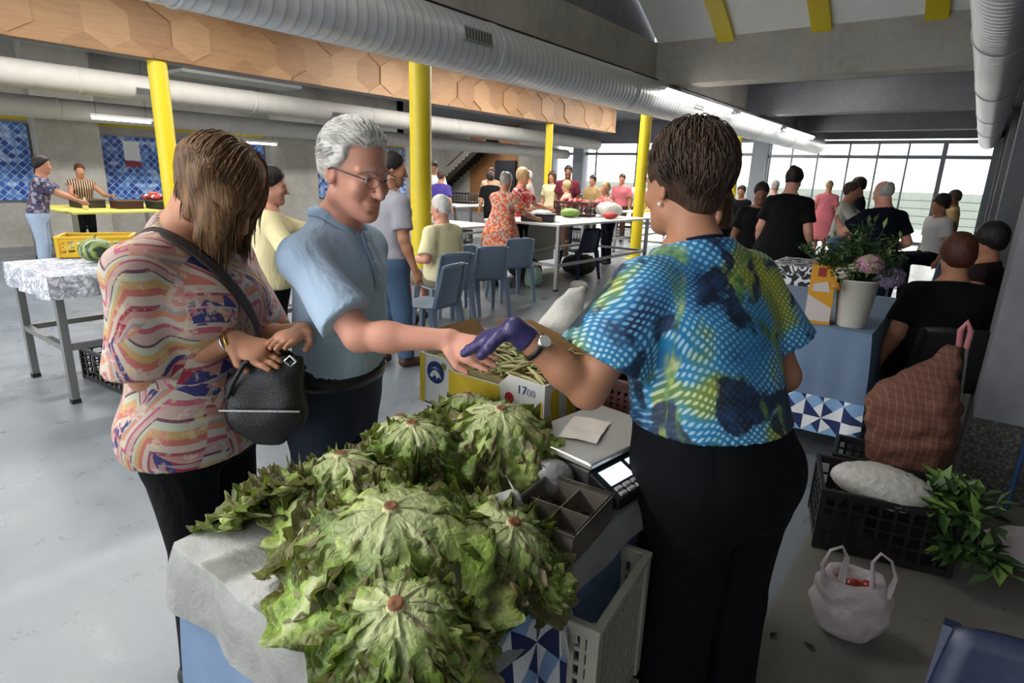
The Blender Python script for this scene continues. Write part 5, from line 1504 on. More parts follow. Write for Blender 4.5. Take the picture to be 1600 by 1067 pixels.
ch = chair_proto('blue plastic chair the seated man in the cream shirt sits on', M_chair, (-4.22, 4.42, 0), R(72), CG)
for lb, x, y, a in (('blue plastic chair in front of the seated man, behind the man in the grey T-shirt', -3.75, 3.72, 100), ('blue plastic chair just behind the seated man\'s chair', -4.62, 5.0, 60),
                    ('empty blue plastic chair right of the seated man, second from him', -4.35, 5.2, 62), ('empty blue plastic chair nearest the white topped market table', -4.68, 6.15, 62)):
    dup(ch, (x, y, 0), R(a), lb, CG)
dup(ch, (-1.0, 8.9, 0), R(200), 'blue plastic chair in the crowd right of the man in navy', CG)
dup(ch, (-.15, 8.6, 0), R(20), 'blue plastic chair under the seated woman in white', CG)
chd = chair_proto('dark blue plastic chair pushed against the far side of the market table', M_chaird, (-4.95, 8.3, 0), R(75), 'dark blue plastic chairs')
dup(chd, (.26, .90, 0), R(176), 'dark blue plastic chair at the bottom right, its seat just in view', 'dark blue plastic chairs')
# ---------------------------------------------------------------- left side tables
def lace_mat(name, a, b, sc=14):
    t = NT(name); v = t.vor(sc, feat='DISTANCE_TO_EDGE'); n = t.noise(sc * 1.4, detail=4, dist=1.2)
    c = t.mix(t.ramp(n, [(.46, 0), (.54, 1)]), srgb(a), srgb(b)); c = t.mix(t.ramp(v, [(.02, .6), (.09, 0)]), c, srgb('5c6370')); return t.done(c, .8)
M_lace = lace_mat('grey_lace', 'c2c4ca', '8f949f')
steel_table('steel market table behind the woman in the pink tunic, cloth on top', -5.38, -4.52, 1.20, 3.0, .85, .024, .38)
tag(draped_cloth('tablecloth', -5.40, -4.50, 1.18, 3.02, .85, .14, M_lace, .012, 5), 'grey white lace patterned cloth with two yellow crates on it', 'tablecloth')
def produce(label, loc, w, d, r0, cols, n, seed, name='vegetables', cat='vegetables', squash=.8):
    r = random.Random(seed); m = MB()
    for i in range(n):
        a = r0 * r.uniform(.7, 1.15); p = (r.uniform(a, w - a), r.uniform(a, d - a), a * .8 + r.uniform(0, a))
        m.lathe([(a * math.sin(PI * k / 6), -a * squash * math.cos(PI * k / 6)) for k in range(7)], 9, r.randrange(len(cols)), p)
    o = m.build(name, [plain('produce_' + c, c, .4, 0, .15, 9) for c in cols]); o.location = loc
    return tag(o, label, cat, kind='stuff')
crate('yellow plastic crate nearer the melon on the lace cloth', (-5.36, 1.50, .862), R(62), .46, .30, .15, M_cyel, nx=8, nz=3)
crate('yellow plastic crate further back on the lace cloth', (-5.02, 2.02, .862), R(52), .36, .27, .13, M_cyel, nx=8, nz=3)
o = produce('green and white vegetables heaped in the nearer yellow crate', (-5.36, 1.50, .885), .42, .25, .035, ['7d9a4a', 'b9b78a', '5c7a35'], 40, 4); o.rotation_euler = (0, 0, R(62))
o = produce('mixed greens heaped in the farther yellow crate', (-5.02, 2.02, .875), .32, .22, .035, ['4f6b30', 'b98a4a', '8a9a52'], 40, 5); o.rotation_euler = (0, 0, R(52))
wmn = thing('melon', 'dark green striped melon lying beside the yellow crates', 'melon', (-4.98, 1.62, .862))
def melon_mat():
    t = NT('melon_skin'); w_ = t.wave(9, t.map((1, .3, 1)), 5, 2, 'X'); return t.done(t.ramp(w_, [(.3, srgb('2c3a22')), (.6, srgb('7b8f4a'))]), .4)
m = MB(); m.lathe([(.11 * math.sin(PI * k / 14), .085 - .085 * math.cos(PI * k / 14)) for k in range(15)], 26, 0); m.build('skin', melon_mat(), wmn)
m = MB(); m.tube([(0, 0, .165), (.008, .004, .185), (.02, .008, .192)], [.006, .005, .006], 7); m.build('stalk', plain('stalk', '6b6238', .7), wmn)
crate('black crate standing on the floor under the lace covered table', (-5.05, 1.45, .005), R(4), .62, .42, .24, M_cblk, nx=9, nz=4)
o = crumple('bag', '', (0, 0, 0), (.24, .16, .16), 31, M_bagw, res=.02); o.location = (-4.74, 1.68, .20); tag(o, 'white bag bulging out of the black crate under the lace table', 'bag')
M_ytop = plain('yellow_table_top', 'c4bd5e', .5)
steel_table('yellow topped table before the tiled wall with red goods on it', -12.2, -10.2, 3.1, 4.9, .86, .03, .3, M_ytop)
for k, (x, y, w_, c, lb) in enumerate(((-11.6, 3.5, .5, '2c2018', 'dark brown box at the left end of the yellow topped table'), (-11.1, 3.9, .4, '3c1a14', 'low dark red box in the middle of the yellow topped table'), (-10.9, 4.35, .5, '171a17', 'black box at the right end of the yellow topped table'))):
    bt = thing('goods_box', lb, 'box', (x, y, .862)); MB().box(0, w_, 0, .35, 0, .12).build('carton', plain('goods_' + c, c, .6), bt, .01); MB().box(-.01, w_ + .01, -.01, .36, .11, .13).build('rim', plain('goods_rim', '4a3a2c', .6), bt, .003)
produce('bright red peppers heaped at the right end of the yellow topped table', (-11.1, 4.35, .99), .55, .32, .05, ['8c2320', 'a33a2a', 'c9c2ba'], 30, 8, 'peppers', 'peppers')
pl_ = MB(); pl_.lathe([(.03, 0), (.04, .02), (.03, .12), (.012, .15), (.012, .18)], 14); tag(pl_.build('bottle', plain('pale_yellow_bottle', 'cfc890', .4), loc=(-10.75, 3.45, .862)), 'pale yellow bottle on the front edge of the yellow topped table', 'bottle')
pn = thing('wall_notice', 'white paper notice with red strip on the blue tiles', 'notice', (-13.97, 5.3, 1.5)); MB().box(0, .008, 0, .30, .12, .50).build('sheet', plain('notice_white', 'd9dadb', .6), pn); MB().box(.001, .010, 0, .30, 0, .10).build('red_strip', plain('notice_red', '8f2f38', .5), pn)
# ---------------------------------------------------------------- middle tables
M_wtop = plain('white_table_top', 'bfc0be', .35, 0, .05)
steel_table('white topped steel table behind the empty blue chairs', -5.85, -4.50, 7.0, 9.9, .93, .025, .36, M_wtop)
steel_table('white topped steel table behind the seated man', -6.5, -5.55, 5.75, 7.0, .86, .022, .3, M_wtop)
steel_table('market table in front of the man in the white shirt', -10.3, -8.9, 9.7, 11.8, .9, .025, .3, M_wtop)
steel_table('long market table under the far thin yellow post', -9.0, -7.2, 12.6, 17.0, .9, .025, .3, M_wtop)
steel_table('market table of yellow crates near the glazing', -6.3, -4.9, 12.0, 15.0, .9, .025, .3, M_wtop)
bs = thing('weighing_scale', 'black shop scale on the white topped table behind the chairs', 'scale', (-5.10, 7.35, .93), R(30))
MB().box(-.24, .24, -.18, .18, 0, .09).build('housing', plain('scale_black', '1b1b1e', .35), bs, .01); MB().box(-.25, .25, -.19, .19, .10, .115).build('weighing_plate', plain('plate_dark', '3c3f44', .3, .8), bs, .004)
def sack(label, loc, size, seed, mat, name='bag', cat='bag', res=.02):
    o = crumple(name, '', (0, 0, 0), size, seed, mat, res=res); o.location = loc; return tag(o, label, cat)
sack('white plastic bag lying on the white topped table behind the black scale', (-5.5, 8.0, .932), (.2, .14, .14), 3, M_bagw)
sack('big white plastic bag at the far end of the white topped table', (-5.0, 9.3, .932), (.25, .2, .28), 4, M_bagw)
sack('green bunch of vegetables on the white topped table', (-5.3, 8.55, .932), (.18, .13, .16), 6, plain('veg_green', '6f8f3c', .6, 0, .3, 14), 'greens', 'vegetables')
for k, (x, y, c, lb) in enumerate(((-5.75, 8.75, M_cred, 'dark red crate standing at the back of the white topped table'), (-10.2, 9.9, M_cblk, 'black crate on the table before the man in the white shirt'), (-10.0, 10.6, M_cblk, 'black crate on the table before the woman with hands on hips'),
        (-8.6, 12.9, M_cred, 'red crate on the near end of the long market table'), (-8.2, 13.6, M_cred, 'red crate in the middle of the long market table'), (-7.9, 15.0, M_cyel, 'yellow crate at the far end of the long market table'),
        (-5.9, 12.2, M_cyel, 'yellow crate on the near end of the table by the glazing'), (-5.6, 13.0, M_cyel, 'yellow crate behind the vendor\'s face on the table by the glazing'), (-6.0, 13.9, M_cyel, 'yellow crate at the far end of the table by the glazing'))):
    crate(lb, (x, y, .93 if k == 0 else .902), R(10), .6, .4, .24, c, nx=7, nz=3)
for k, (x, y, c, lb) in enumerate(((-8.5, 12.95, ['a8321f', 'b6452a'], 'red produce in the crate at the near end of the long table'), (-8.1, 13.65, ['b0362a', 'c2b08a'], 'red and cream produce in the middle crate of the long table'), (-5.7, 8.8, ['8f2a2a', 'b33a30'], 'red produce in the crate on the white topped table'))):
    produce(lb, (x, y, 1.06 if k < 2 else 1.09), .5, .35, .05, c, 40, 20 + k)
for k, (x, y, lb) in enumerate(((-5.5, 7.6, 'dark sack on the floor under the left end of the white topped table'), (-5.1, 8.6, 'dark sack on the floor under the right end of the white topped table'), (-6.2, 6.3, 'dark sack under the table behind the seated man'))):
    sack(lb, (x, y, 0), (.3, .26, .38), 40 + k, plain('sack_dark', '23261f', .8))
crate('yellow crate on the floor under the table behind the seated man', (-6.3, 6.6, .005), R(5), .5, .35, .28, M_cyel, nx=7, nz=3)
sack('pale green bag on the floor between the empty chairs and the table', (-5.0, 7.15, 0), (.14, .12, .34), 50, plain('bag_mint', '8fae9a', .5))
sack('small white bag on the floor beside the table leg', (-4.35, 7.35, 0), (.14, .10, .16), 51, M_bagw)
mat_s = plain('side_cloth', 'b9b6a8', .8); MB()
m = MB(); m.box(-5.9, -5.88, 7.1, 9.0, .15, .90); tag(m.build('hanging_cloth', mat_s), 'cream cloth hanging on the far side of the white topped table', 'cloth')

for k, (x, y, z, w_, c, lb) in enumerate(((-9.9, 9.8, .9, .26, '3f3a2a', 'dark heap of vegetables on the table left of the black crate'), (-9.3, 11.2, .9, .22, 'b9b59a', 'pale parcel at the far end of the table near the man in white'),
        (-8.6, 14.3, .9, .25, '4f6b34', 'green heap in the middle of the long market table'), (-7.6, 14.0, .9, .22, 'c7c5bb', 'white bag on the long market table beside the red crates'), (-7.8, 16.2, .9, .25, '7a8a3c', 'green heap at the far end of the long market table'),
        (-5.2, 12.5, .9, .2, 'c9c7c0', 'white bag beside the first yellow crate near the glazing'), (-5.6, 14.5, .9, .22, '5e7a3a', 'green heap at the end of the table near the glazing'), (-5.7, 7.25, .93, .16, 'c8c6c0', 'small white bag at the left end of the white topped table'),
        (-4.75, 8.9, .93, .13, 'a8322a', 'small red parcel on the right part of the white topped table'), (-6.2, 6.2, .86, .15, 'c5c3bc', 'white bag on the table behind the seated man'))):
    sack(lb, (x, y, z + .002), (w_, w_ * .75, w_ * .9), 80 + k, plain('heap_' + c, c, .7, 0, .35, 16), 'goods', 'goods')
for k, (x, y, lb) in enumerate(((-9.9, 10.3, 'dark crate on the floor under the table before the man in white'), (-8.4, 13.2, 'dark crate on the floor under the near end of the long table'), (-7.9, 15.2, 'dark crate on the floor under the far end of the long table'))):
    crate(lb, (x, y, .005), R(8), .6, .4, .3, M_cblk, nx=7, nz=3)

# ---------------------------------------------------------------- people in the hall
C = {k: cotton('cloth_' + k, v) for k, v in dict(cream='cfc59a', grey='9a99a2', navy='0b0e1e', black='08090b', white='d8d8d6', beige='bfa283', purple='4a3f8a', red='a8322f', maroon='5c1f2c', pink='c06a72', gpale='8f8f88', orange='c4643a', tan='a88d62', brown='4b382a', plaid='5a5a7c', blue='47627f').items()}
def print_mat(name, cols, sc=26):
    t = NT(name); v = t.vor(sc, out=1); w_ = t.n.new('ShaderNodeTexWhiteNoise'); t.L(v, w_.inputs[0])
    return t.done(t.ramp(w_.outputs[0], [(i / len(cols), srgb(c)) for i, c in enumerate(cols)], 'CONSTANT'), .8)
M_orange = print_mat('orange_floral', ['c4623a', 'b8452f', 'd08a62', 'a9a3a0', 'c9542f', '8f6f6a', 'd7a07a'], 38)
M_plaid = print_mat('plaid_shirt', ['3b3f63', '8a8894', '5a4250', '2a2d44'], 30)
M_redfl = print_mat('red_floral', ['a8262a', 'c24a48', '8c1d22', 'c9a79a'], 34)
def stripe_mat():
    t = NT('striped_top'); w_ = t.wave(9, t.obj(), 0, 1, 'X'); return t.done(t.ramp(w_, [(.45, srgb('c9a88a')), (.55, srgb('2a1f1c'))]), .8)
M_stripe = stripe_mat()
M_jeans = denim('mid_denim', '3d5570')
person('person in a cream long sleeved top behind the woman with bobbed hair', (-3.62, 2.15, 0), 62, 1.56, 1.1, .05, (-10, -10, 0), arms={'R': (-3.12, 2.22, 1.12), 'L': (-3.3, 2.6, 1.1)}, res=.014, skin='fair', hair=('short', 'dark'),
       top=dict(mat=C['cream'], sleeve=1.6, hem=.90, ease=.02, flare=.01), bottom=dict(mat=M_navy), shoes=M_shoe)
person('man in a grey T-shirt and jeans walking behind the customer in light blue', (-3.64, 3.20, 0), 78, 1.70, 1.14, .02, (-30, -10, 0), arms={'R': (-3.36, 3.20, .84)}, res=.012, skin='tan', hair=('short', 'dark'),
       top=dict(mat=C['grey'], sleeve=.75, hem=.93, ease=.014, amp=.006), bottom=dict(mat=M_jeans, lw=.012), shoes=plain('brown_shoe', '4a2c22', .5), legs={'R': ((.095, .05, .49), (.10, .08, .085)), 'L': ((-.09, .06, .49), (-.09, -.12, .10))})
person('seated elderly man in a cream shirt with white hair, face in profile', (-4.22, 4.42, 0), 178, 1.66, 1.12, .04, (12, -8, 0), seated=True, seat_z=.44, arms={'L': (-4.42, 4.16, .72), 'R': (-4.5, 4.62, .74)}, res=.012, skin='ruddy', hair=('short', 'white'), belly=.06,
       top=dict(mat=cotton('cream_shirt', 'e0d8ae'), sleeve=.85, hem=.88, ease=.025, amp=.007), bottom=dict(mat=plain('khaki', '7a7462', .8), leg=.55), shoes=M_shoe)
person('grey haired woman in an orange floral dress leaning at the market table', (-5.30, 6.72, 0), 95, 1.60, 1.1, .16, (0, -12, 0), arms={'R': (-4.95, 7.1, .98), 'L': (-5.6, 7.15, .98)}, res=.014, skin='tan', hair=('bun', 'grey'),
       top=dict(mat=M_orange, sleeve=.7, hem=.45, ease=.02, dress=.42, flare=.06, name='dress'), shoes=M_shoe)
BG = dict(res=.022)
def bgp(label, x, y, H, face, topm, botm, hairs, skin='tan', lean=.03, g=1.05, head=(0, -8, 0), sleeve=.7, dress=None, arms=None, seated=False, seat_z=.45, belly=0, res=.022):
    tp = dict(mat=topm, sleeve=sleeve, hem=.92, ease=.018, amp=.006)
    if dress: tp.update(dress=dress, flare=.05, name='dress')
    return person(label, (x, y, 0), face, H, g, lean, head, arms=arms, res=res, skin=skin, hair=hairs, top=tp, bottom=None if dress else dict(mat=botm), shoes=M_shoe if not dress or True else None, seated=seated, seat_z=seat_z, belly=belly)
bgp('man in a plaid shirt working at the yellow topped table', -10.30, 2.72, 1.62, 62, M_plaid, denim('pale_denim', '8fa0b4'), ('short', 'dark'), lean=.25, arms={'R': (-10.0, 3.2, 1.0), 'L': (-10.5, 3.3, 1.0)})
bgp('woman in a striped sleeveless top bending behind the yellow topped table', -12.55, 4.0, 1.52, -10, M_stripe, C['black'], ('bun', 'red'), lean=.32, sleeve=.1, arms={'R': (-12.1, 3.75, 1.0), 'L': (-12.1, 4.3, 1.0)})
bgp('man in a white shirt standing behind the far market table', -10.75, 10.95, 1.86, -52, C['white'], C['navy'], ('short', 'dark'), head=(0, -25, 0))
bgp('woman in a beige top with her hand on her hip at the far market table', -9.9, 12.1, 1.74, -60, C['beige'], C['brown'], ('bun', 'brown'), arms={'R': (-10.2, 12.0, 1.05)})
bgp('person in purple partly hidden behind the thick yellow post', -9.1, 9.45, 1.62, 110, C['purple'], C['navy'], ('short', 'brown'))
bgp('person in black bending over near the staircase', -8.3, 10.2, 1.62, 150, C['black'], C['black'], ('short', 'dark'), lean=.3)
bgp('blond woman in a red floral top right of the orange dress', -5.95, 8.05, 1.68, 10, M_redfl, C['black'], ('full', 'blond'), g=1.15, arms={'R': (-5.75, 8.0, 1.05), 'L': (-5.7, 8.5, 1.05)})
bgp('man in a pale shirt near the pale pier at the end of the stair', -8.0, 11.1, 1.68, 200, C['gpale'], C['navy'], ('short', 'grey'))
bgp('dark haired woman in a cream top left of the thin yellow post', -7.9, 11.9, 1.70, -80, C['cream'], C['brown'], ('long', 'brown'))
bgp('person in maroon right behind the thin yellow post', -7.3, 11.6, 1.82, -60, C['maroon'], C['navy'], ('short', 'dark'), skin='dark')
bgp('blond person in beige in front of the thin yellow post', -6.6, 10.5, 1.50, 200, C['beige'], C['brown'], ('short', 'blond'))
bgp('blond person in pink reaching over the far end of the white table', -5.45, 10.15, 1.50, 240, M_redfl, C['navy'], ('short', 'blond'), lean=.2, sleeve=1.5, arms={'R': (-5.7, 9.7, 1.05), 'L': (-5.3, 9.65, 1.05)})
bgp('dark haired person in a brown top before the glazing', -7.4, 12.9, 1.64, -90, C['tan'], C['brown'], ('short', 'dark'))
bgp('person in a pink top standing against the bright glazing', -7.3, 14.2, 1.70, -80, C['pink'], C['brown'], ('short', 'brown'))
bgp('person in a white top beside the one in pink at the glazing', -6.95, 14.5, 1.68, -100, C['white'], C['brown'], ('short', 'dark'), skin='dark')
bgp('dark haired person just visible behind the vendor\'s head', -2.85, 8.7, 1.74, 180, C['brown'], C['navy'], ('full', 'brown'))
bgp('man with glasses on his head in a black shirt left of the black dress', -1.98, 7.25, 1.58, -70, C['black'], C['black'], ('short', 'dark'), skin='dark', g=1.15, head=(0, -20, 0), res=.016)
bgp('woman in a black short sleeved dress seen from behind', -1.62, 7.02, 1.74, 85, C['black'], C['black'], ('bun', 'dark'), skin='fair', g=1.22, head=(0, -20, 0), dress=.30, res=.016)
bgp('small dark figure before the right hand glazing, left of the man in black', -3.75, 12.4, 1.52, -90, C['black'], C['black'], ('short', 'dark'))
bgp('distant person in grey above the shoulder of the man in black', -3.35, 13.2, 1.64, 90, C['gpale'], C['navy'], ('short', 'grey'))
bgp('woman in a coral pink dress standing before the glazing', -2.78, 15.6, 1.68, 95, C['pink'], C['pink'], ('bun', 'blond'), dress=.35)
bgp('woman in a grey cardigan embracing someone beside the navy shirt', -1.50, 9.6, 1.62, 10, C['gpale'], C['blue'], ('short', 'brown'), sleeve=1.8, lean=.12, arms={'R': (-1.1, 9.3, 1.25), 'L': (-1.1, 9.7, 1.3)})
bgp('dark haired person facing the woman in the grey cardigan', -1.45, 10.5, 1.70, 200, C['navy'], C['navy'], ('short', 'dark'))
bgp('bald man in a navy polo shirt and jeans seen from behind', -.73, 7.12, 1.63, 125, C['navy'], denim('indigo_denim', '1f3150'), ('bald', 'grey'), skin='ruddy', g=1.2, belly=.05, head=(20, -18, 0), arms={'L': (-1.15, 7.25, 1.2), 'R': (-.62, 7.4, .95)}, res=.016)
bgp('woman in a white top sitting among the crowd at the right', -.36, 9.6, 1.62, 215, C['white'], C['navy'], ('full', 'dark'), seated=True, seat_z=.62)
bgp('standing person in brown behind the seated woman in white', -.30, 12.2, 1.56, 190, C['tan'], C['brown'], ('short', 'brown'), skin='dark')
bgp('person in black seated with their back turned beside the pillar', -.03, 4.35, 1.62, 110, C['black'], C['black'], ('full', 'red'), g=1.35, seated=True, seat_z=.42, head=(0, -12, 0), res=.014)
bgp('woman leaning out behind the pillar in a dark strap top', .14, 5.55, 1.62, 165, cotton('dark_top', '2a1b1c'), C['black'], ('full', 'dark'), seated=True, seat_z=.45, sleeve=0, res=.016)
chair_proto('black plastic chair under the person in black beside the pillar', M_cblk, (-.05, 4.33, 0), R(20), None)
dup(ch, (.20, 5.55, 0), R(75), 'blue plastic chair under the woman leaning out behind the pillar', CG)

# ---------------------------------------------------------------- flower table on the right
steel_table('flower table with a light blue cloth behind the vendor', -1.15, -.34, 3.70, 5.1, .78, .02, .2)
tag(draped_cloth('tablecloth', -1.16, -.33, 3.69, 5.11, .78, .62, M_cloth, .012, 9), 'light blue cloth with tile-pattern hem under the bucket of flowers', 'tablecloth')
bk = thing('flower_bucket', 'white plastic bucket holding a big bouquet on the flower table', 'bucket', (-.455, 3.84, .786))
m = MB(); m.lathe([(.0001, 0), (.075, 0), (.078, .004), (.105, .26), (.110, .262), (.110, .272), (.100, .272), (.074, .02), (.0001, .012)], 32); m.build('pail', plain('bucket_white', 'c9c5b8', .45, 0, .05), bk)
M_gr = plain('leaf_green', '2f4a22', .5, 0, .35, 14); M_grl = plain('leaf_light', '5c7a38', .5, 0, .3, 14)
rf = random.Random(12)
def leafy(name, label, loc, n, spread, hgt, ls, seed, cat='foliage', lean_=(0, 0), mats=None, kind='stuff'):
    r = random.Random(seed); m = MB()
    for i in range(n):
        a = r.uniform(0, 2 * PI); s = spread * r.random() ** .6; tip = Vector((s * math.cos(a) + lean_[0], s * math.sin(a) + lean_[1], hgt * r.uniform(.6, 1.1) * (1 - .35 * (s / spread) ** 2))); mid = Vector((tip.x * .35, tip.y * .35, tip.z * .6))
        P = [Vector((tip.x * .05, tip.y * .05, 0)), mid, tip]; m.tube(P, [.004, .003, .0015], 5, 0)
        for k in range(9):
            t_ = .35 + .65 * k / 8; p = P[0].lerp(P[1], t_ * 2) if t_ < .5 else P[1].lerp(P[2], t_ * 2 - 1)
            d = Vector((r.gauss(0, 1), r.gauss(0, 1), r.gauss(.2, .6))).normalized(); sd = d.cross(Vector((0, 0, 1))).normalized(); l = ls * r.uniform(.6, 1.2); up = sd.cross(d)
            m.add([p, p + d * l * .5 + sd * l * .2 + up * .1 * l, p + d * l, p + d * l * .5 - sd * l * .2 + up * .1 * l, p + d * l * .5 - up * .04 * l], [(0, 1, 4), (1, 2, 4), (2, 3, 4), (3, 0, 4)], r.choice((0, 0, 1)), True)
    o = m.build(name, mats or [M_gr, M_grl]); o.location = loc
    return tag(o, label, cat, kind=kind)
leafy('foliage', 'dark green leafy branches standing in the white flower bucket', (-.455, 3.84, .95), 90, .22, .40, .058, 3)
leafy('foliage', 'sprigs of small leaves at the left of the bouquet', (-.50, 3.80, .95), 24, .12, .34, .05, 5, lean_=(-.17, -.08))
def bloom(label, loc, rad, cols, seed, name='hydrangea', squash=.75):
    t = thing(name, label, 'flower', loc, 0, 'blooms of the bouquet'); r = random.Random(seed); m = MB()
    for i in range(int(150)):
        z = 1 - 1.75 * (i + .5) / 150; q = math.sqrt(max(0, 1 - z * z)); a = i * 2.39996; n_ = Vector((q * math.cos(a), q * math.sin(a), z)); p = Vector((n_.x * rad, n_.y * rad, n_.z * rad * squash)) * r.uniform(.9, 1.05)
        s1 = n_.orthogonal().normalized(); s2 = n_.cross(s1); l = rad * .19; a0 = r.uniform(0, 6)
        for k in range(4):
            b = a0 + k * PI / 2; d = s1 * math.cos(b) + s2 * math.sin(b); e = s2 * math.cos(b) - s1 * math.sin(b)
            m.add([p, p + d * l * .6 + e * l * .4 + n_ * l * .2, p + d * l + n_ * l * .1, p + d * l * .6 - e * l * .4 + n_ * l * .2], [(0, 1, 2, 3)], min(len(cols) - 1, int(r.random() * len(cols))), True)
    m.build('petals', [plain('petal_' + c, c, .6, 0, .1) for c in cols], t)
    m = MB(); m.tube([(0, 0, -rad * .3), (0, 0, -.07)], .004, 6); m.build('stem', M_grl, t)
    return t
bloom('pink and green hydrangea head at the front of the bouquet', (-.405, 3.72, 1.155), .07, ['b0708f', 'c08fa6', '8fa05a'], 1)
bloom('dusty mauve hydrangea head at the right of the bouquet', (-.32, 3.86, 1.08), .085, ['6a5878', '8a7a94', '7a6a80'], 2)
bloom('cream white bloom at the left front of the bouquet', (-.525, 3.74, 1.09), .045, ['cfcdb4', 'dcd9c8'], 3, 'white_bloom')
bloom('greenish white bloom between the branches of the bouquet', (-.47, 3.73, 1.13), .035, ['c2c79a', 'd5d6bd'], 4, 'white_bloom')
bloom('small orange bloom low at the left of the bouquet', (-.545, 3.70, 1.02), .03, ['c07a2c', 'd09a3c'], 5, 'orange_bloom')
cb = thing('cardboard_box', 'tall orange-yellow cardboard box left of the flower bucket', 'box', (-.68, 3.72, .786), R(10))
M_or = plain('box_orange', 'c98f1e', .6, 0, .05)
MB().box(0, .135, 0, .17, 0, .34).build('box_body', M_or, cb, .003)
m = MB(); m.add([(.0, -.002, .02), (.13, -.002, .02), (.13, -.002, .10), (.0, -.002, .17)], [(0, 1, 2, 3)]); m.add([(.1365, .02, .04), (.1365, .15, .04), (.1365, .13, .16)], [(0, 1, 2)]); m.add([(.02, -.002, .19), (.11, -.002, .19), (.09, -.002, .25), (.02, -.002, .23)], [(0, 1, 2, 3)]); m.build('pale_print', plain('box_print', 'c2b8b4', .6), cb)
m = MB(); m.add([(.035, -.003, .275), (.075, -.003, .275), (.075, -.003, .325), (.035, -.003, .325)], [(0, 1, 2, 3)]); m.build('red_mark', plain('box_red', '8f2a1e', .6), cb)
m = MB(); m.tube([(.136, .05, .30), (.155, .06, .33), (.16, .085, .34), (.155, .11, .33), (.136, .12, .30)], .008, 7); m.build('handle', M_or, cb)
# table behind with black and white cloth
steel_table('small table with a black and white cloth in front of the black dress', -1.45, -.85, 5.9, 6.6, .84, .02, .2)
def bw_mat():
    t = NT('black_white_print'); n = t.noise(9, detail=3, dist=2.5); return t.done(t.ramp(n, [(.46, srgb('d8dadf')), (.50, srgb('16181f'))]), .7)
tag(draped_cloth('tablecloth', -1.46, -.84, 5.89, 6.61, .84, .45, bw_mat(), .010, 12), 'black and white printed cloth on the small table behind the flowers', 'tablecloth')

# ---------------------------------------------------------------- floor things on the right
tro = thing('shopping_trolley', 'brown striped shopping trolley bag with a pink handle beside the pillar', 'shopping trolley', (-.05, 3.42, 0), R(-12))
def troll_mat():
    t = NT('brown_checked_cloth'); x, y, z = t.sep(); a = t.math('SINE', t.math('MULTIPLY', z, 190)); b = t.math('SINE', t.math('MULTIPLY', t.math('ADD', x, y), 190)); n = t.noise(6)
    c = t.mix(n, srgb('4a2a20'), srgb('6a4030')); c = t.mix(t.ramp(a, [(.85, 0), (.95, .5)]), c, srgb('2a1612')); c = t.mix(t.ramp(b, [(.88, 0), (.97, .4)]), c, srgb('8a6a50')); t.bump(t.noise(7, detail=3), .5, .02); return t.done(c, .8)
F = Field([-.26, -.2, .05], [.26, .2, 1.0], .011)
F.prim(p_loft([(.14, 0, 0, .12, .10), (.20, 0, 0, .16, .125), (.40, -.01, -.01, .195, .14), (.56, -.02, 0, .19, .13), (.66, .01, .01, .13, .09), (.76, .055, .03, .065, .045), (.84, .075, .04, .03, .02)], 0, 2.6), .01)
F.disp(folds(41, 26, 10), .010); F.mesh('cloth_bag', troll_mat(), tro)
m = MB(); m.tube([(.05, .13, .06), (.06, .12, .5), (.09, .07, .86)], .009, 8); m.tube([(.14, .13, .06), (.14, .12, .5), (.12, .07, .86)], .009, 8); m.tube([(.02, .135, .10), (.17, .135, .10)], .008, 8); m.build('frame', M_steel, tro)
m = MB(); m.tube([(.09, .07, .84), (.085, .055, .92), (.105, .05, .965), (.125, .055, .92), (.12, .07, .84)], .013, 10); m.build('handle', plain('handle_pink', 'b06f74', .4), tro)
for x in (-.02, .20):
    Mw = Matrix.Translation((x, .14, .072)) @ Matrix.Rotation(R(90), 4, 'Y'); m = MB(); m.lathe([(.045, -.012), (.068, -.014), (.07, 0), (.068, .014), (.045, .012)], 26, 0, M=Mw); wo = m.build('wheel', plain('wheel_pale', 'a8a090', .6), tro)
    m = MB(); m.lathe([(.0001, -.010), (.048, -.008), (.048, .008), (.0001, .010)], 20, 0, M=Mw); m.build('hub', plain('hub_pink', '8a5a56', .5), wo)
crate('black crate of produce on the floor in front of the trolley bag', (-.30, 2.70, .005), R(14), .50, .36, .28, M_cblk, nx=9, nz=4)
crate('black crate standing behind the one with the greens', (-.33, 3.13, .005), R(6), .46, .26, .28, M_cblk, nx=12, nz=6)
o = produce('red tomatoes at the left end of the black floor crate', (-.31, 2.92, .21), .16, .18, .033, ['8f1f16', 'a32a1c'], 16, 60, 'tomatoes', 'tomatoes')
sack('white plastic bag with dark green leaves showing, on top of the black crate', (-.10, 2.88, .225), (.20, .13, .17), 61, M_bagw, 'plastic_bag', 'plastic bag', .011)
leafy('spinach_bunch', 'bunch of dark green leaves spilling right out of the black crate', (.06, 2.90, .24), 26, .17, .12, .11, 62, 'spinach', (.12, -.02))
leafy('spinach_bunch', 'green leaves hanging down over the right corner of the crate', (.15, 2.86, .10), 16, .12, .10, .11, 63, 'spinach', (.10, -.10))
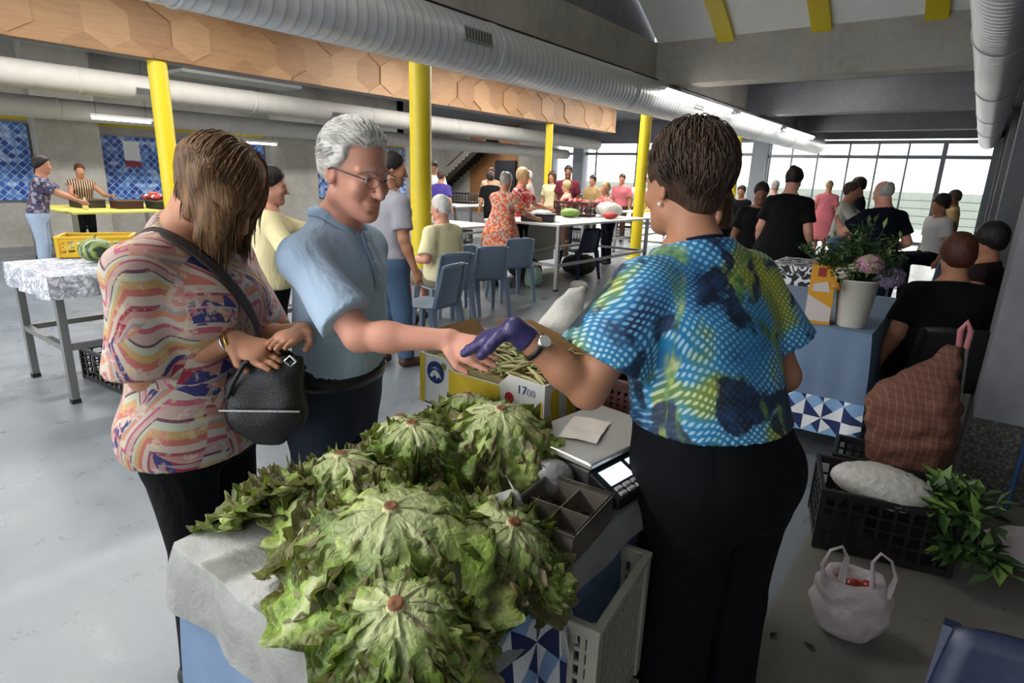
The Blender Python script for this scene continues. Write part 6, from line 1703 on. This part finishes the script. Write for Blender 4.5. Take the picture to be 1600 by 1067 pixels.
# white carrier bag with tomatoes
cbg = thing('carrier_bag', 'white carrier bag with two loop handles and tomatoes standing on the floor', 'plastic bag', (-.10, 2.20, .003), R(20))
F = Field([-.2, -.2, -.01], [.2, .2, .4], .008)
F.prim(p_loft([(0, 0, 0, .075, .06), (.05, 0, 0, .115, .09), (.13, 0, 0, .125, .095), (.19, 0, 0, .115, .08), (.23, 0, 0, .10, .06)], 0, 2.3), .01); F.prim(p_ell((0, 0, .25), (.075, .05, .06)), .02, '-'); F.disp(folds(71, 34, 16), .008); F.plane((0, 0, .225), (0, -.2, 1)); F.mesh('film', M_bagp, cbg)
for sx in (1, -1):
    m = MB(); m.tube([(sx * .10, -.03, .19), (sx * .115, -.02, .26), (sx * .095, -.01, .315), (sx * .06, -.005, .335), (sx * .04, -.01, .30), (sx * .05, -.03, .20)], [.022, .012, .009, .009, .011, .02], 9, flat=.5); m.build('handle', M_bagp, cbg)
m = MB()
for p, a in (((0, -.015, .19), .034), ((.05, .01, .185), .03), ((-.045, .015, .185), .032)):
    m = MB(); m.lathe([(a * math.sin(PI * k / 10), -a * .85 * math.cos(PI * k / 10)) for k in range(11)], 18, 0, (0, 0, 0)); o = m.build('tomato', plain('tomato_red', '8a1c12', .3, 0, .12)); Mx = Matrix.Translation(cbg.location) @ Matrix.Rotation(R(20), 4, 'Z'); o.location = Mx @ Vector(p)
    tag(o, {.034: 'red tomato at the front in the white carrier bag', .03: 'red tomato on the right in the white carrier bag', .032: 'red tomato on the left in the white carrier bag'}[a], 'tomato', 'tomatoes in the carrier bag')
sack('whitish plastic bag lying on the floor at the right frame edge', (.44, 3.12, .003), (.17, .13, .17), 66, M_bagp, 'plastic_bag', 'plastic bag', .011)
m = MB(); m.tube([(.40, 3.70, 0), (.42, 3.70, 1.5)], .012, 8); tag(m.build('broom_handle', plain('handle_blue', '27456e', .5)), 'thin blue pole leaning against the front of the pillar', 'pole')
for k, (x, y, s, lb) in enumerate(((-1.9, .9, .02, 'x'),)): pass
rl = random.Random(2)
for k, (x, y, lb) in enumerate(((-1.62, .32, 'tiny dark leaf scrap on the pale floor at the lower left'), (-.30, 1.98, 'dry leaf scrap on the floor left of the carrier bag'), (-.16, 2.02, 'dark leaf scrap on the floor below the carrier bag'))):
    m = MB(); m.add([(0, 0, .004), (.02, .012, .009), (.05, .002, .003), (.02, -.012, .006)], [(0, 1, 2, 3)]); o = m.build('leaf_scrap', plain('scrap_dark', '22241c', .8), loc=(x, y, 0), rz=k * 1.3); tag(o, lb, 'leaf')
# ---------------------------------------------------------------- camera
cd = bpy.data.cameras.new('camera'); cam = bpy.data.objects.new('camera', cd); COL.objects.link(cam)
cd.sensor_width = 36; cd.lens = 20.97; cd.clip_start = .05; cd.clip_end = 200
cam.matrix_world = Matrix(((0.7945095, -0.1858180, 0.5781231, 0), (0.6064370, 0.1934947, -0.7712288, 0), (0.0314445, 0.9633439, 0.2664203, 1.55), (0, 0, 0, 1)))
SC.camera = cam
SC.view_settings.view_transform = 'Standard'; SC.view_settings.look = 'None'; SC.view_settings.gamma = 1
SC.view_settings.use_curve_mapping = False
# ---------------------------------------------------------------- daylight and lamps
w = bpy.data.worlds.new('world'); SC.world = w; w.use_nodes = True
bg = w.node_tree.nodes['Background']; bg.inputs[0].default_value = (.92, .96, 1.0, 1); bg.inputs[1].default_value = 4.2
def area(name, loc, size, sy, power, rot=(0, 0, 0), col=(1, .97, .93)):
    l = bpy.data.lights.new(name, 'AREA'); l.shape = 'RECTANGLE'; l.size = size; l.size_y = sy; l.energy = power; l.color = col
    o = bpy.data.objects.new(name, l); COL.objects.link(o); o.location = loc; o.rotation_euler = rot
    return o
sun = bpy.data.lights.new('sun', 'SUN'); sun.energy = 14; sun.angle = .02
so = bpy.data.objects.new('sun', sun); COL.objects.link(so); so.rotation_euler = (R(50), 0, R(-20)); so.location = (0, 0, 10)
# ceiling strip lights as unseen area lights without housings, some added as fill
area('unseen_strip', (-2.6, 1.2, 4.05), .3, 3.0, 130)
area('unseen_strip', (-6.6, 2.5, 3.55), .3, 5.0, 240)
area('unseen_strip', (-6.6, 9.0, 3.55), .3, 5.0, 420)
area('unseen_strip', (-6.6, 15.5, 3.55), .3, 5.0, 420)
area('unseen_strip', (-10.5, 4.5, 3.55), .3, 6.0, 300)
area('unseen_strip', (-10.5, 12.5, 3.55), .3, 6.0, 300)
area('unseen_strip', (-3.0, -2.2, 3.55), .3, 4.0, 260)  # added behind the camera to fill the sides facing it
area('unseen_strip', (-7.0, -2.5, 3.55), .3, 5.0, 260)  # second fill light added behind the camera, further left
area('unseen_strip', (-17.0, 17.5, 3.5), .3, 5.0, 260)  # added to brighten the dark far left of the hall
area('unseen_strip', (-2.4, 12.0, 3.9), .3, 2.5, 60)
SC.view_settings.exposure = -0.22
for y in (10.0, 13.4, 16.8): area('tube_light', (-3.80, y, 2.82), .06, 2.9, 45, (0, R(50), 0))
